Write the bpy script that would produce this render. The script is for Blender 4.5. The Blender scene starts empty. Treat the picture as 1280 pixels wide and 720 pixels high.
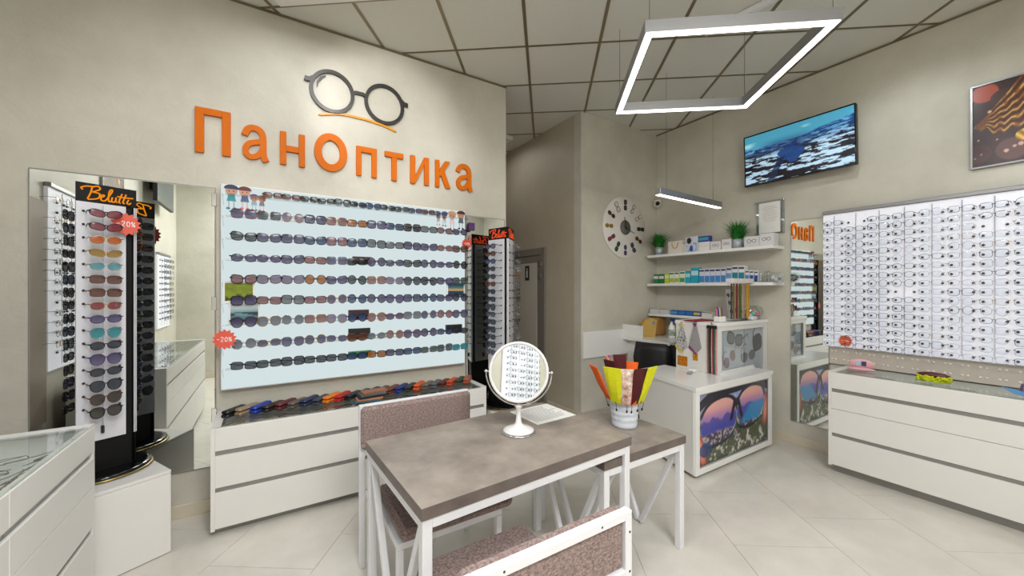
import bpy, math, random
import numpy as np
from mathutils import Vector, Matrix
random.seed(7); PI=math.pi
SC=bpy.context.scene; COL=SC.collection
# ---------------------------------------------------------------- camera
cd=bpy.data.cameras.new('camera'); cam=bpy.data.objects.new('camera',cd); COL.objects.link(cam)
cam.location=(0,0,1.5); cam.rotation_euler=(PI/2,0,math.radians(-31.9))
cd.sensor_width=36; cd.lens=482/1280*36; cd.clip_start=.05; SC.camera=cam
# ---------------------------------------------------------------- world, exposure
w=bpy.data.worlds.new('world'); SC.world=w; w.use_nodes=True
w.node_tree.nodes['Background'].inputs[0].default_value=(.8,.85,1,1)
w.node_tree.nodes['Background'].inputs[1].default_value=.3
SC.view_settings.view_transform='Standard'; SC.view_settings.look='None'
SC.view_settings.gamma=1; SC.view_settings.use_curve_mapping=False
SC.view_settings.exposure=0.22
SC.cycles.use_denoising=True; SC.cycles.max_bounces=8; SC.cycles.diffuse_bounces=4
SC.cycles.glossy_bounces=4; SC.cycles.transparent_max_bounces=16; SC.cycles.sample_clamp_indirect=4
SC.cycles.caustics_reflective=False; SC.cycles.caustics_refractive=False
# ---------------------------------------------------------------- room lamps (shop spots, one ceiling luminaire) and added ceiling fill lights
def area(name,loc,sx,sy,power,col=(.985,.99,1),aim=None,spread=PI):
    l=bpy.data.lights.new(name,'AREA'); l.shape='RECTANGLE'; l.size=sx; l.size_y=sy; l.energy=power; l.color=col; l.spread=spread
    o=bpy.data.objects.new(name,l); COL.objects.link(o); o.location=loc
    if aim: o.rotation_euler=(Vector(aim)-Vector(loc)).to_track_quat('-Z','Y').to_euler()
    return o
area('ceiling_or_added_light',(.55,-1.1,3.40),1.5,.8,104)  # added main fill behind the camera, no such lamp is seen
area('ceiling_or_added_light',(3.3,-.7,3.40),1.2,.9,8)  # second unseen lamp behind the camera, added to light the right side
area('ceiling_or_added_light',(.155,2.65,3.40),.5,.5,5)
area('ceiling_or_added_light',(.1,.9,3.40),.7,.7,30)  # added out of view overhead to brighten the left side
area('ceiling_or_added_light',(2.46,4.5,3.42),.4,.4,2.0)  # added to lift the dark corridor, no lamp is seen there
def spot(loc,aim,power,size=1.0,blend=.7,col=(1,.985,.96)):
    l=bpy.data.lights.new('track_spot_light','SPOT'); l.energy=power; l.spot_size=size; l.spot_blend=blend; l.color=col; l.shadow_soft_size=.04
    o=bpy.data.objects.new('track_spot_light',l); COL.objects.link(o); o.location=loc
    o.rotation_euler=(Vector(aim)-Vector(loc)).to_track_quat('-Z','Y').to_euler()
# ---------------------------------------------------------------- projection of the photograph onto real planes
_s,_c=math.sin(math.radians(58.1)),math.cos(math.radians(58.1))
def ray(px,py):
    x=(px-640)/482; return (_c+_s*x,_s-_c*x,(360-py)/482)
def onY(px,py,v): d=ray(px,py); t=v/d[1]; return Vector((d[0]*t,v,1.5+d[2]*t))
def onX(px,py,v): d=ray(px,py); t=v/d[0]; return Vector((v,d[1]*t,1.5+d[2]*t))
def onZ(px,py,v): d=ray(px,py); t=(v-1.5)/d[2]; return Vector((d[0]*t,d[1]*t,v))
# ---------------------------------------------------------------- materials
def lin(c): return tuple((v/255/12.92 if v/255<=.04045 else ((v/255+.055)/1.055)**2.4) for v in c)+(1,)
MC={}
def mat(name,rgb,rough=.5,metal=0,noise=0,scale=30,bump=0,spec=.5,emit=0,alpha=1,grad=None,stretch=None,rgb2=None,coat=0):
    if name in MC: return MC[name]
    m=bpy.data.materials.new(name); m.use_nodes=True; nt=m.node_tree; N=nt.nodes; L=nt.links
    b=N['Principled BSDF']; c=lin(rgb)
    b.inputs['Base Color'].default_value=c; b.inputs['Roughness'].default_value=rough; b.inputs['Metallic'].default_value=metal
    b.inputs['Specular IOR Level'].default_value=spec; b.inputs['Alpha'].default_value=alpha; b.inputs['Coat Weight'].default_value=coat
    if noise or bump or rgb2:
        tc=N.new('ShaderNodeTexCoord'); nz=N.new('ShaderNodeTexNoise'); nz.inputs['Scale'].default_value=scale; nz.inputs['Detail'].default_value=6
        nz.inputs['Roughness'].default_value=.62
        src=tc.outputs['Object']
        if stretch:
            mp=N.new('ShaderNodeMapping'); mp.inputs['Scale'].default_value=stretch; L.new(src,mp.inputs['Vector']); src=mp.outputs[0]
        L.new(src,nz.inputs['Vector'])
        if noise or rgb2:
            r=N.new('ShaderNodeValToRGB'); r.color_ramp.elements[0].position=.32; r.color_ramp.elements[1].position=.68
            c2=lin(rgb2) if rgb2 else c
            r.color_ramp.elements[0].color=tuple(max(0,v*(1-noise)) for v in (c2 if rgb2 else c)[:3])+(1,)
            r.color_ramp.elements[1].color=tuple(min(1,v*(1+noise)) for v in c[:3])+(1,)
            L.new(nz.outputs['Fac'],r.inputs[0]); L.new(r.outputs[0],b.inputs['Base Color'])
        if bump:
            bp=N.new('ShaderNodeBump'); bp.inputs['Strength'].default_value=bump; bp.inputs['Distance'].default_value=.01
            L.new(nz.outputs['Fac'],bp.inputs['Height']); L.new(bp.outputs[0],b.inputs['Normal'])
    if grad:   # tint of a graduated lens: (rgb at bottom), along the lens's own height
        tc=N.new('ShaderNodeTexCoord'); sp=N.new('ShaderNodeSeparateXYZ'); mr=N.new('ShaderNodeMapRange')
        mr.inputs[1].default_value=-.02; mr.inputs[2].default_value=.018
        mx=N.new('ShaderNodeMix'); mx.data_type='RGBA'; mx.inputs[6].default_value=lin(grad); mx.inputs[7].default_value=c
        L.new(tc.outputs['Object'],sp.inputs[0]); L.new(sp.outputs[2],mr.inputs[0]); L.new(mr.outputs[0],mx.inputs[0]); L.new(mx.outputs[2],b.inputs['Base Color'])
    if emit:
        b.inputs['Emission Color'].default_value=c; b.inputs['Emission Strength'].default_value=emit
    MC[name]=m; return m
def glassm(name,rgb=(240,248,246),refl=.08,rough=.02):
    if name in MC: return MC[name]
    m=bpy.data.materials.new(name); m.use_nodes=True; nt=m.node_tree; N=nt.nodes; L=nt.links; N.clear()
    o=N.new('ShaderNodeOutputMaterial'); t=N.new('ShaderNodeBsdfTransparent'); t.inputs[0].default_value=lin(rgb)
    g=N.new('ShaderNodeBsdfGlossy'); g.inputs['Roughness'].default_value=rough
    lw=N.new('ShaderNodeFresnel'); ge=N.new('ShaderNodeNewGeometry'); io=N.new('ShaderNodeMath'); io.operation='MULTIPLY_ADD'; io.inputs[1].default_value=-.8333; io.inputs[2].default_value=1.5; L.new(ge.outputs['Backfacing'],io.inputs[0]); L.new(io.outputs[0],lw.inputs[0]); ad=N.new('ShaderNodeMath'); ad.operation='MULTIPLY_ADD'; ad.inputs[1].default_value=1.0; ad.inputs[2].default_value=refl-.04
    mx=N.new('ShaderNodeMixShader'); L.new(lw.outputs[0],ad.inputs[0]); L.new(ad.outputs[0],mx.inputs[0]); L.new(t.outputs[0],mx.inputs[1]); L.new(g.outputs[0],mx.inputs[2]); L.new(mx.outputs[0],o.inputs[0])
    MC[name]=m; return m
def plaster(name,rgb,rgb2,gloss=.45):
    m=mat(name,rgb,gloss,0,.03,1.6,.0,.4,rgb2=rgb2)
    nt=m.node_tree; N=nt.nodes; L=nt.links; b=N['Principled BSDF']
    n2=N.new('ShaderNodeTexNoise'); n2.inputs['Scale'].default_value=3.2; n2.inputs['Detail'].default_value=9; n2.inputs['Roughness'].default_value=.7; n2.inputs['Distortion'].default_value=1.2
    tc=N.new('ShaderNodeTexCoord'); L.new(tc.outputs['Object'],n2.inputs['Vector'])
    bp=N.new('ShaderNodeBump'); bp.inputs['Strength'].default_value=.55; bp.inputs['Distance'].default_value=.012; L.new(n2.outputs['Fac'],bp.inputs['Height']); L.new(bp.outputs[0],b.inputs['Normal'])
    return m
def emis(name,rgb,s):
    if name in MC: return MC[name]
    m=bpy.data.materials.new(name); m.use_nodes=True; N=m.node_tree.nodes; N.clear()
    o=N.new('ShaderNodeOutputMaterial'); e=N.new('ShaderNodeEmission'); e.inputs[0].default_value=lin(rgb); e.inputs[1].default_value=s
    m.node_tree.links.new(e.outputs[0],o.inputs[0]); MC[name]=m; return m
def printm(name,rough=.4,emit=0):
    m=bpy.data.materials.new(name); m.use_nodes=True; N=m.node_tree.nodes; b=N['Principled BSDF']; b.inputs['Roughness'].default_value=rough
    a=N.new('ShaderNodeAttribute'); a.attribute_name='ink'; m.node_tree.links.new(a.outputs[0],b.inputs['Base Color'])
    if emit: m.node_tree.links.new(a.outputs[0],b.inputs['Emission Color']); b.inputs['Emission Strength'].default_value=emit
    return m
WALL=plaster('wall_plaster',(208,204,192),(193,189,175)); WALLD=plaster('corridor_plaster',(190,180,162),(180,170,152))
WHITE=mat('white_laminate',(226,224,220),.32,noise=.01,scale=8); WHITE2=mat('white_gloss_board',(236,236,234),.18)
WMET=mat('white_powder_coated_metal',(224,224,228),.4,noise=.01,scale=60); ALU=mat('brushed_aluminium',(160,160,162),.35,.85,noise=.05,scale=40,stretch=(1,60,60))
GROOVE=mat('grey_groove_profile',(150,148,145),.4,.5,noise=.03,scale=50); BLACK=mat('black_gloss_plastic',(12,12,13),.10,noise=.02,scale=20); SATB=mat('satin_black_metal',(11,11,12),.55,noise=.02,scale=20,spec=.25); BLK=mat('matt_black_plastic',(22,22,24),.45,noise=.05,scale=60)
MIRROR=mat('silvered_mirror',(232,236,232),.0,1.0); CHROME=mat('chrome',(220,220,222),.08,1.0)
GLASS=glassm('clear_glass',(250,253,252),.045); ACRY=glassm('clear_acrylic',(246,249,250),.08); LENSC=glassm('clear_lens',(244,247,250),.07)
GREYM=mat('grey_painted_metal',(150,150,150),.4,.2,noise=.02,scale=40)
# ---------------------------------------------------------------- mesh builder
class MB:
    def __init__(s): s.v=[];s.f=[];s.sm=[]
    def add(s,vs,fs,sm=False):
        k=len(s.v); s.v+= [tuple(v) for v in vs]; s.f+=[tuple(i+k for i in f) for f in fs]; s.sm+=[sm]*len(fs); return s
    def box(s,x0,x1,y0,y1,z0,z1,b=0,M=None):
        if b<=0:
            vs=[(x,y,z) for x in (x0,x1) for y in (y0,y1) for z in (z0,z1)]
            fs=[(0,1,3,2),(4,6,7,5),(0,4,5,1),(2,3,7,6),(0,2,6,4),(1,5,7,3)]
        else:
            b=min(b,(x1-x0)*.49,(y1-y0)*.49,(z1-z0)*.49)
            vs=[];idx={}
            X=(x0,x1);Y=(y0,y1);Z=(z0,z1)
            for i in (0,1):
                for j in (0,1):
                    for k in (0,1):
                        sx=b if i==0 else -b; sy=b if j==0 else -b; sz=b if k==0 else -b
                        for a,p in enumerate([(X[i],Y[j]+sy,Z[k]+sz),(X[i]+sx,Y[j],Z[k]+sz),(X[i]+sx,Y[j]+sy,Z[k])]):
                            idx[i,j,k,a]=len(vs); vs.append(p)
            fs=[]
            for i in (0,1):
                q=[idx[i,0,0,0],idx[i,1,0,0],idx[i,1,1,0],idx[i,0,1,0]]; fs.append(q if i else q[::-1])
                q=[idx[0,i,0,1],idx[1,i,0,1],idx[1,i,1,1],idx[0,i,1,1]]; fs.append(q[::-1] if i else q)
                q=[idx[0,0,i,2],idx[1,0,i,2],idx[1,1,i,2],idx[0,1,i,2]]; fs.append(q if i else q[::-1])
            for i in (0,1):
                for j in (0,1):
                    q=[idx[i,j,0,0],idx[i,j,1,0],idx[i,j,1,1],idx[i,j,0,1]]; fs.append(q if (i+j)%2==0 else q[::-1])
                    q=[idx[i,0,j,0],idx[i,1,j,0],idx[i,1,j,2],idx[i,0,j,2]]; fs.append(q if (i+j)%2 else q[::-1])
                    q=[idx[0,i,j,1],idx[1,i,j,1],idx[1,i,j,2],idx[0,i,j,2]]; fs.append(q if (i+j)%2==0 else q[::-1])
                    for k in (0,1):
                        q=[idx[i,j,k,0],idx[i,j,k,1],idx[i,j,k,2]]; fs.append(q if (i+j+k)%2 else q[::-1])
        if M is not None: vs=[M@Vector(p) for p in vs]
        return s.add(vs,fs)
    def prism(s,poly,z0,z1,M=None):
        n=len(poly); vs=[(p[0],p[1],z0) for p in poly]+[(p[0],p[1],z1) for p in poly]
        fs=[tuple(range(n))[::-1],tuple(range(n,2*n))]+[(i,(i+1)%n,(i+1)%n+n,i+n) for i in range(n)]
        if M is not None: vs=[M@Vector(p) for p in vs]
        return s.add(vs,fs)
    def tube(s,path,r,n=6,closed=False,caps=True,sm=True):
        P=[Vector(p) for p in path]; m=len(P); rs=r if isinstance(r,(list,tuple)) else [r]*m
        vs=[];up=None
        for i,p in enumerate(P):
            if closed: t=(P[(i+1)%m]-P[i-1])
            else: t=(P[min(i+1,m-1)]-P[max(i-1,0)])
            t=t.normalized() if t.length>1e-9 else Vector((0,0,1))
            if up is None: up=Vector((0,0,1)) if abs(t.z)<.9 else Vector((0,1,0))
            a=t.cross(up)
            if a.length<1e-4: a=t.orthogonal()
            a.normalize(); b=t.cross(a).normalized(); up=-b if False else a.cross(t)
            for k in range(n):
                q=2*PI*(k+.5)/n; vs.append(p+a*(math.cos(q)*rs[i])+b*(math.sin(q)*rs[i]))
        fs=[]
        for i in range(m if closed else m-1):
            j=(i+1)%m
            for k in range(n): fs.append((i*n+k,j*n+k,j*n+(k+1)%n,i*n+(k+1)%n))
        if caps and not closed: fs+= [tuple(range(n))[::-1],tuple(range((m-1)*n,m*n))]
        return s.add(vs,fs,sm)
    def bar(s,p0,p1,w,h=None):           # square tube
        h=h or w; p0=Vector(p0);p1=Vector(p1);t=(p1-p0);L=t.length;t.normalize()
        up=Vector((0,0,1)) if abs(t.z)<.95 else Vector((0,1,0))
        a=t.cross(up).normalized(); b=a.cross(t).normalized()
        M=Matrix((a,t,b)).transposed().to_4x4(); M.translation=p0
        return s.box(-w/2,w/2,0,L,-h/2,h/2,min(w,h)*.08,M)
    def lathe(s,prof,n=24,c=(0,0,0),M=None,sm=True):
        vs=[];fs=[];m=len(prof)
        for r,z in prof:
            for k in range(n): a=2*PI*k/n; vs.append(Vector((c[0]+r*math.cos(a),c[1]+r*math.sin(a),c[2]+z)))
        for i in range(m-1):
            for k in range(n): fs.append((i*n+k,i*n+(k+1)%n,(i+1)*n+(k+1)%n,(i+1)*n+k))
        if M is not None: vs=[M@v for v in vs]
        s.add(vs,fs,sm)
        k0=len(s.v)-m*n
        for e,rev in ((0,True),(m-1,False)):
            if prof[e][0]>1e-5: q=tuple(k0+e*n+k for k in range(n)); s.f.append(q[::-1] if rev else q); s.sm.append(False)
        return s
    def ball(s,c,r,n=10,sq=(1,1,1)):
        m=max(4,n//2); vs=[];fs=[]
        for i in range(m+1):
            a=PI*i/m
            for k in range(n): b=2*PI*k/n; vs.append((c[0]+r*sq[0]*math.sin(a)*math.cos(b),c[1]+r*sq[1]*math.sin(a)*math.sin(b),c[2]+r*sq[2]*math.cos(a)))
        for i in range(m):
            for k in range(n): fs.append((i*n+k,(i+1)*n+k,(i+1)*n+(k+1)%n,i*n+(k+1)%n))
        return s.add(vs,fs,True)
    def stroke(s,path,w,d=.002,closed=False,y=0):   # ribbon in the xz plane, front at y-d
        P=[Vector((p[0],p[1])) for p in path]; m=len(P); vs=[];fs=[]
        for i in range(m):
            a=P[i-1] if (i>0 or closed) else None; b=P[(i+1)%m] if (i<m-1 or closed) else None
            t1=(P[i]-a).normalized() if a is not None else None; t2=(b-P[i]).normalized() if b is not None else None
            t=(t1+t2) if (t1 is not None and t2 is not None) else (t1 if t1 is not None else t2)
            if t.length<1e-6: t=t1
            t.normalize(); nn=Vector((-t.y,t.x)); k=1
            if t1 is not None and t2 is not None: k=min(1/max(.3,nn.dot(Vector((-t1.y,t1.x)))),2)
            ww=(w[i] if isinstance(w,(list,tuple)) else w)/2*k
            l=P[i]+nn*ww; r=P[i]-nn*ww
            vs+=[(l.x,y-d,l.y),(r.x,y-d,r.y),(l.x,y,l.y),(r.x,y,r.y)]
        for i in range(m if closed else m-1):
            j=(i+1)%m; A=4*i;B=4*j
            fs+=[(A,A+1,B+1,B),(A+2,B+2,B+3,A+3),(A,B,B+2,A+2),(A+1,A+3,B+3,B+1)]
        if not closed: fs+=[(0,2,3,1),(4*m-4,4*m-3,4*m-1,4*m-2)]
        return s.add(vs,fs)
    def plate(s,poly,y0,y1):            # polygon in xz extruded along y
        n=len(poly); vs=[(p[0],y0,p[1]) for p in poly]+[(p[0],y1,p[1]) for p in poly]
        return s.add(vs,[tuple(range(n)),tuple(range(n,2*n))[::-1]]+[(i,i+n,(i+1)%n+n,(i+1)%n) for i in range(n)])
    def xf(s,M,k=0): s.v[k:]=[tuple(M@Vector(v)) for v in s.v[k:]]; return s
    def build(s,name,m,parent=None,world=False,label=None,kind=None):
        me=bpy.data.meshes.new(name)
        V=s.v
        if parent is not None and world:
            I=(Matrix.Translation(parent.location)@parent.rotation_euler.to_matrix().to_4x4()).inverted(); V=[tuple(I@Vector(v)) for v in V]
        me.from_pydata(V,[],s.f)
        me.polygons.foreach_set('use_smooth',s.sm)
        me.materials.append(m); me.update()
        o=bpy.data.objects.new(name,me); COL.objects.link(o)
        if parent is not None: o.parent=parent
        if label: o['label']=label
        if kind: o['kind']=kind
        return o
def T(name,label,cat,loc=(0,0,0),rz=0,group=None):
    o=bpy.data.objects.new(name,None); o.empty_display_size=.05; COL.objects.link(o); o.location=loc; o.rotation_euler=(0,0,rz)
    o['label']=label; o['category']=cat
    if group: o['group']=group
    return o
def tag(o,label,cat,group=None,loc=None):
    o['label']=label; o['category']=cat
    if group: o['group']=group
    if loc is not None: o.location=loc
    return o
KIDS={}
def dup(root,loc=None,rot=None,label=None,group=None):
    r=root.copy(); COL.objects.link(r)
    if loc is not None: r.location=loc
    if rot is not None: r.rotation_euler=rot
    if label: r['label']=label
    if group: r['group']=group
    for ch in KIDS.get(root.name,root.children):
        c=ch.copy(); COL.objects.link(c); c.parent=r
    return r

def struct(name,mb,m,parent=None): 
    o=mb.build(name,m,parent)
    if parent is None: o['kind']='structure'
    return o
def R(d): return math.radians(d)
ORD=['first','second','third','fourth','fifth','sixth','seventh','eighth','ninth','tenth','eleventh','twelfth','thirteenth','fourteenth','fifteenth','sixteenth','seventeenth','eighteenth']
def cat(pts,n=6,closed=False):
    P=[Vector(p) for p in pts]; m=len(P); out=[]
    for i in range(m if closed else m-1):
        p0=P[i-1] if (i>0 or closed) else P[0]; p1=P[i]; p2=P[(i+1)%m]; p3=P[(i+2)%m] if (i+2<m or closed) else P[-1]
        for k in range(n):
            t=k/n; out.append(.5*((2*p1)+(p2-p0)*t+(2*p0-5*p1+4*p2-p3)*t*t+(3*p1-p0-3*p2+p3)*t**3))
    if not closed: out.append(P[-1])
    return out
def clip(poly,rect):
    x0,x1,y0,y1=rect
    for ax,v,sg in ((0,x0,1),(0,x1,-1),(1,y0,1),(1,y1,-1)):
        out=[]
        for i in range(len(poly)):
            a=poly[i-1];b=poly[i];da=(a[ax]-v)*sg;db=(b[ax]-v)*sg
            if (da>=0)!=(db>=0): t=da/(da-db); out.append((a[0]+(b[0]-a[0])*t,a[1]+(b[1]-a[1])*t))
            if db>=0: out.append(b)
        poly=out
        if len(poly)<3: return []
    A=sum(poly[i-1][0]*poly[i][1]-poly[i][0]*poly[i-1][1] for i in range(len(poly)))/2
    return poly if abs(A)>2e-4 else []
# =============================================================== ROOM SHELL
XW,XE,YS,YN=-1.31,4.27,-1.6,3.28; CX0,CX1,CY=1.97,2.96,5.3; H=3.5
ROOMS=[(XW,XE,YS,YN),(CX0,CX1,YN,CY)]
struct('wall_north',MB().box(XW-.1,CX0,YN,YN+.12,-.02,H+.1),WALL)
struct('wall_north_east',MB().box(CX1,XE,YN,YN+.12,-.02,H+.1),WALL)
struct('wall_east',MB().box(XE,XE+.12,YS-.1,YN+.12,-.02,H+.1),WALL)
struct('wall_west',MB().box(XW-.12,XW,YS-.1,YN,-.02,H+.1),WALL)
struct('wall_south',MB().box(XW,XE,YS-.12,YS,-.02,H+.1),WALL)
struct('wall_corridor_west',MB().box(CX0-.1,CX0,YN+.12,CY,-.02,H+.1),WALLD)
struct('wall_corridor_east',MB().box(CX1,CX1+.12,YN+.12,CY,-.02,H+.1),WALLD)
struct('wall_corridor_end',MB().box(CX0-.1,CX1+.12,CY,CY+.12,-.02,H+.1),WALLD)
FT=mat('porcelain_floor_tile',(216,212,203),.16,0,.03,2.5,0,.5,rgb2=(206,202,192)); GROUT=mat('tile_grout',(160,150,134),.8,noise=.05)
BASE=mat('baseboard_tile',(206,196,176),.3,noise=.03,scale=6)
floor=struct('floor',MB().box(XW-.1,XE+.1,YS-.1,CY+.1,-.08,-.004),GROUT)
SUB=mat('ceiling_void',(120,112,98),.8,noise=.05); CT=mat('ceiling_tile_mineral',(213,212,202),.85,noise=.03,scale=120,bump=.1)
RAIL=mat('ceiling_grid_rail',(138,124,98),.35,.6,noise=.1,scale=5)
ceil=struct('ceiling',MB().box(XW-.1,XE+.1,YS-.1,CY+.1,H+.03,H+.1),SUB)
def tiling(d,q0,qs,p0,ps,stag,z0,z1,gap,m,parent,name):
    a=(d[0],d[1]); n=(d[1],-d[0])       # along, across
    for k in range(-14,16):
        for j in range(-12,18):
            qa=q0+k*qs+gap; qb=q0+(k+1)*qs-gap; pa=p0+j*ps+(stag*ps if k%2 else 0)+gap; pb=pa+ps-2*gap
            poly=[(p*a[0]+q*n[0],p*a[1]+q*n[1]) for p,q in ((pa,qa),(pa,qb),(pb,qb),(pb,qa))]
            mb=MB()
            for r in ROOMS:
                c=clip(poly,r)
                if c:
                    A=sum(c[i-1][0]*c[i][1]-c[i][0]*c[i-1][1] for i in range(len(c)))
                    mb.prism(c if A>0 else c[::-1],z0,z1)
            if mb.v: mb.build(name,m,parent)
tiling((.565,.825),1.195,.585,2.895,.591,.5,-.01,0,.0013,FT,floor,'floor_tile')
tiling((.6017,.7986),-.16,.593,3.183,.605,0,H-.004,H+.012,.010,CT,ceil,'ceiling_tile')
def rails():
    a=(.6017,.7986); n=(.7986,-.6017)
    for k in range(-8,9):
        for al in (0,1):
            q=(-.16+k*.593) if al==0 else (3.183+k*.605); w=.012 if al==0 else .007
            if al==0: poly=[(p*a[0]+(q+e)*n[0],p*a[1]+(q+e)*n[1]) for p,e in ((-4,-w),(-4,w),(9,w),(9,-w))]
            else: poly=[(( q+e)*a[0]+p*n[0],(q+e)*a[1]+p*n[1]) for p,e in ((-8,-w),(-8,w),(8,w),(8,-w))]
            mb=MB()
            for r in ROOMS:
                c=clip(poly,r)
                if c:
                    A=sum(c[i-1][0]*c[i][1]-c[i][0]*c[i-1][1] for i in range(len(c)))
                    mb.prism(c if A>0 else c[::-1],H-.008-.0006*al,H-.004)
            if mb.v: mb.build('grid_rail',RAIL,ceil)
rails()
def bb(name,x0,x1,y0,y1): struct(name,MB().box(x0,x1,y0,y1,0,.085,.003),BASE)
bb('baseboard_north',XW,CX0,YN-.014,YN); bb('baseboard_east',XE-.014,XE,YS,YN-.014); bb('baseboard_north_east',CX1,XE-.014,YN-.014,YN)
bb('baseboard_corridor',CX1-.014,CX1,YN+.0,3.90); bb('baseboard_west',XW,XW+.014,YS,YN-.014); bb('baseboard_south',XW+.014,XE-.014,YS,YS+.014)
struct('trim_ceiling_north',MB().box(XW,CX0,YN-.012,YN,H-.02,H-.009),RAIL)
struct('trim_ceiling_east',MB().box(XE-.012,XE,YS,YN,H-.02,H-.009),RAIL)
# ---- corridor door
DG=mat('grey_door_frame',(128,122,116),.4,noise=.02); DP=mat('pale_door_panel',(196,190,180),.4,noise=.02)
door=MB().box(CX1-.03,CX1,3.93,4.02,0,2.02,.003).box(CX1-.03,CX1,4.74,4.83,0,2.02,.003).box(CX1-.03,CX1,4.02,4.74,1.93,2.02,.003).build('door_1',DG); door['kind']='structure'
MB().box(CX1-.022,CX1-.002,4.025,4.735,.01,1.925,.003).build('door_leaf',DG,door)
MB().box(CX1-.028,CX1-.02,4.10,4.66,.10,1.83,.003).build('door_panel',DP,door)
for z in (1.62,1.78,.3): MB().box(CX1-.045,CX1-.028,3.99,4.05,z,z+.07,.003).build('hinge',ALU,door)
MB().tube([(CX1-.03,4.68,1.0),(CX1-.07,4.68,1.0),(CX1-.07,4.58,1.0)],.009,8).build('handle',ALU,door)
t=T('door_sign','small dark restroom pictogram sign on the grey corridor door','sign',(CX1-.028,4.32,1.70),R(-90))
MB().box(-.05,.05,-.004,0,-.1,.1,.003).build('plate',BLK,t)
mb=MB().ball((0,-.005,.052),.014,8,(1,.15,1)).stroke([(0,.032),(0,-.01)],.03,.002,y=-.004).stroke([(-.008,-.01),(-.008,-.06)],.011,.002,y=-.004).stroke([(.008,-.01),(.008,-.06)],.011,.002,y=-.004)
mb.build('pictogram',WHITE,t)
# =============================================================== SIGN ON THE NORTH WALL
ORG=mat('orange_acrylic_letter',(210,106,8),.5,noise=.05,scale=4,spec=.15); CHAR=mat('charcoal_acrylic',(52,50,48),.35,noise=.03); YEL=mat('amber_acrylic',(226,150,20),.35,noise=.1,scale=12)
sign=T('shop_sign','raised orange letters reading ПанОптика across the plaster wall','sign',(.59,YN,2.40))
def arc(cx,cz,rx,rz,a0,a1,n=20): return [(cx+rx*math.cos(R(a0+(a1-a0)*i/n)),cz+rz*math.sin(R(a0+(a1-a0)*i/n))) for i in range(n+1)]
def letter(ch,x0,x1,z0,z1):
    W=x1-x0;Hh=z1-z0; s=W*(.25 if W>.155 else .27); k=MB(); D=.022; t=.043
    U=lambda pts:[(x0+p[0]*W,z0+p[1]*Hh) for p in pts]
    h=s/W/2; hz=t/Hh/2
    if ch in 'Пп': k.box(x0,x0+s,-D,0,z0,z1,.002).box(x1-s,x1,-D,0,z0,z1,.002).box(x0+s,x1-s,-D,0,z1-t,z1)
    elif ch=='н': k.box(x0,x0+s,-D,0,z0,z1,.002).box(x1-s,x1,-D,0,z0,z1,.002).box(x0+s,x1-s,-D,0,(z0+z1)/2-t/2,(z0+z1)/2+t/2)
    elif ch=='т': k.box((x0+x1)/2-s/2,(x0+x1)/2+s/2,-D,0,z0,z1-t,.0).box(x0,x1,-D,0,z1-t,z1,.002)
    elif ch=='и': k.box(x0,x0+s,-D,0,z0,z1,.002).box(x1-s,x1,-D,0,z0,z1,.002).plate([(x0+s,z0),(x1-s,z1-s*1.5),(x1-s,z1),(x0+s,z0+s*1.5)],-D+.001,0)
    elif ch=='к': k.box(x0,x0+s,-D,0,z0,z1,.002).plate([(x0+s,z0+Hh*.42),(x0+s+.015,z0+Hh*.42),(x1,z1),(x1-s*1.25,z1),(x0+s,z0+Hh*.62)],-D+.001,0).plate([(x0+s+.005,z0+Hh*.55),(x1-s*1.15,z0),(x1+.004,z0),(x0+s+.045,z0+Hh*.66)],-D+.0015,0)
    elif ch=='О': k.stroke([(p[0],p[1]) for p in arc((x0+x1)/2,(z0+z1)/2,W/2-.026,Hh/2-.026,0,360,36)[:-1]],.052,D,closed=True)
    elif ch=='а':
        k.stroke([tuple(q)[:2] for q in cat([(a_,b_,0) for a_,b_ in U([(.10,.68),(.18,.83),(.34,.915),(.56,.91),(.72,.82),(.78,.64),(.78,.35),(.80,.14),(.89,0.0)])],4)],s*.98,D)
        k.stroke([tuple(q)[:2] for q in cat([(a_,b_,0) for a_,b_ in U([(.78,.575),(.52,.525),(.26,.455),(.13,.30),(.18,.145),(.36,.085),(.58,.15),(.77,.34)])],4)],s*.88,D-.001)
    return k
for ch,a,b,z1 in [('П',-.432,-.24,2.70),('а',-.178,-.017,2.645),('н',.049,.209,2.64),('О',.27,.502,2.69),('п',.57,.727,2.635),('т',.792,.946,2.635),('и',1.006,1.17,2.64),('к',1.23,1.369,2.64),('а',1.43,1.598,2.645)]:
    k=letter(ch,a,b,2.40,z1); k.v=[(v[0]*1.0,v[1]+YN-.001,v[2]) for v in k.v]; k.build('letter',ORG,sign,True)
logo=T('spectacles_emblem','dark round spectacles emblem above the orange lettering','sign',(.59,YN,2.85))
def wl(k): k.v=[(v[0],v[1]+YN-.001,v[2]) for v in k.v]; return k
for n_,cx in (('rim',.397),('rim',.792)): wl(MB().stroke([(p[0],p[1]) for p in arc(cx,3.018,.147,.152,0,360,40)[:-1]],.026,.02,closed=True)).build(n_,CHAR,logo,True)
wl(MB().stroke([(.54,3.045),(.57,3.058),(.62,3.058),(.648,3.045)],.024,.019)).build('bridge',CHAR,logo,True)
wl(MB().stroke([(.268,3.10),(.245,3.075),(.222,3.072),(.205,3.075)],[.02,.03,.034,.03],.019)).build('hinge_stub',CHAR,logo,True)
wl(MB().stroke([(.925,3.09),(.95,3.062),(.97,3.058),(.985,3.058)],[.02,.03,.034,.03],.019)).build('hinge_stub',CHAR,logo,True)
wl(MB().stroke([(.29,3.03),(.295,3.07),(.32,3.11),(.35,3.13)],[.004,.014,.018,.006],.01)).build('glint',CHAR,logo,True)
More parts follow.
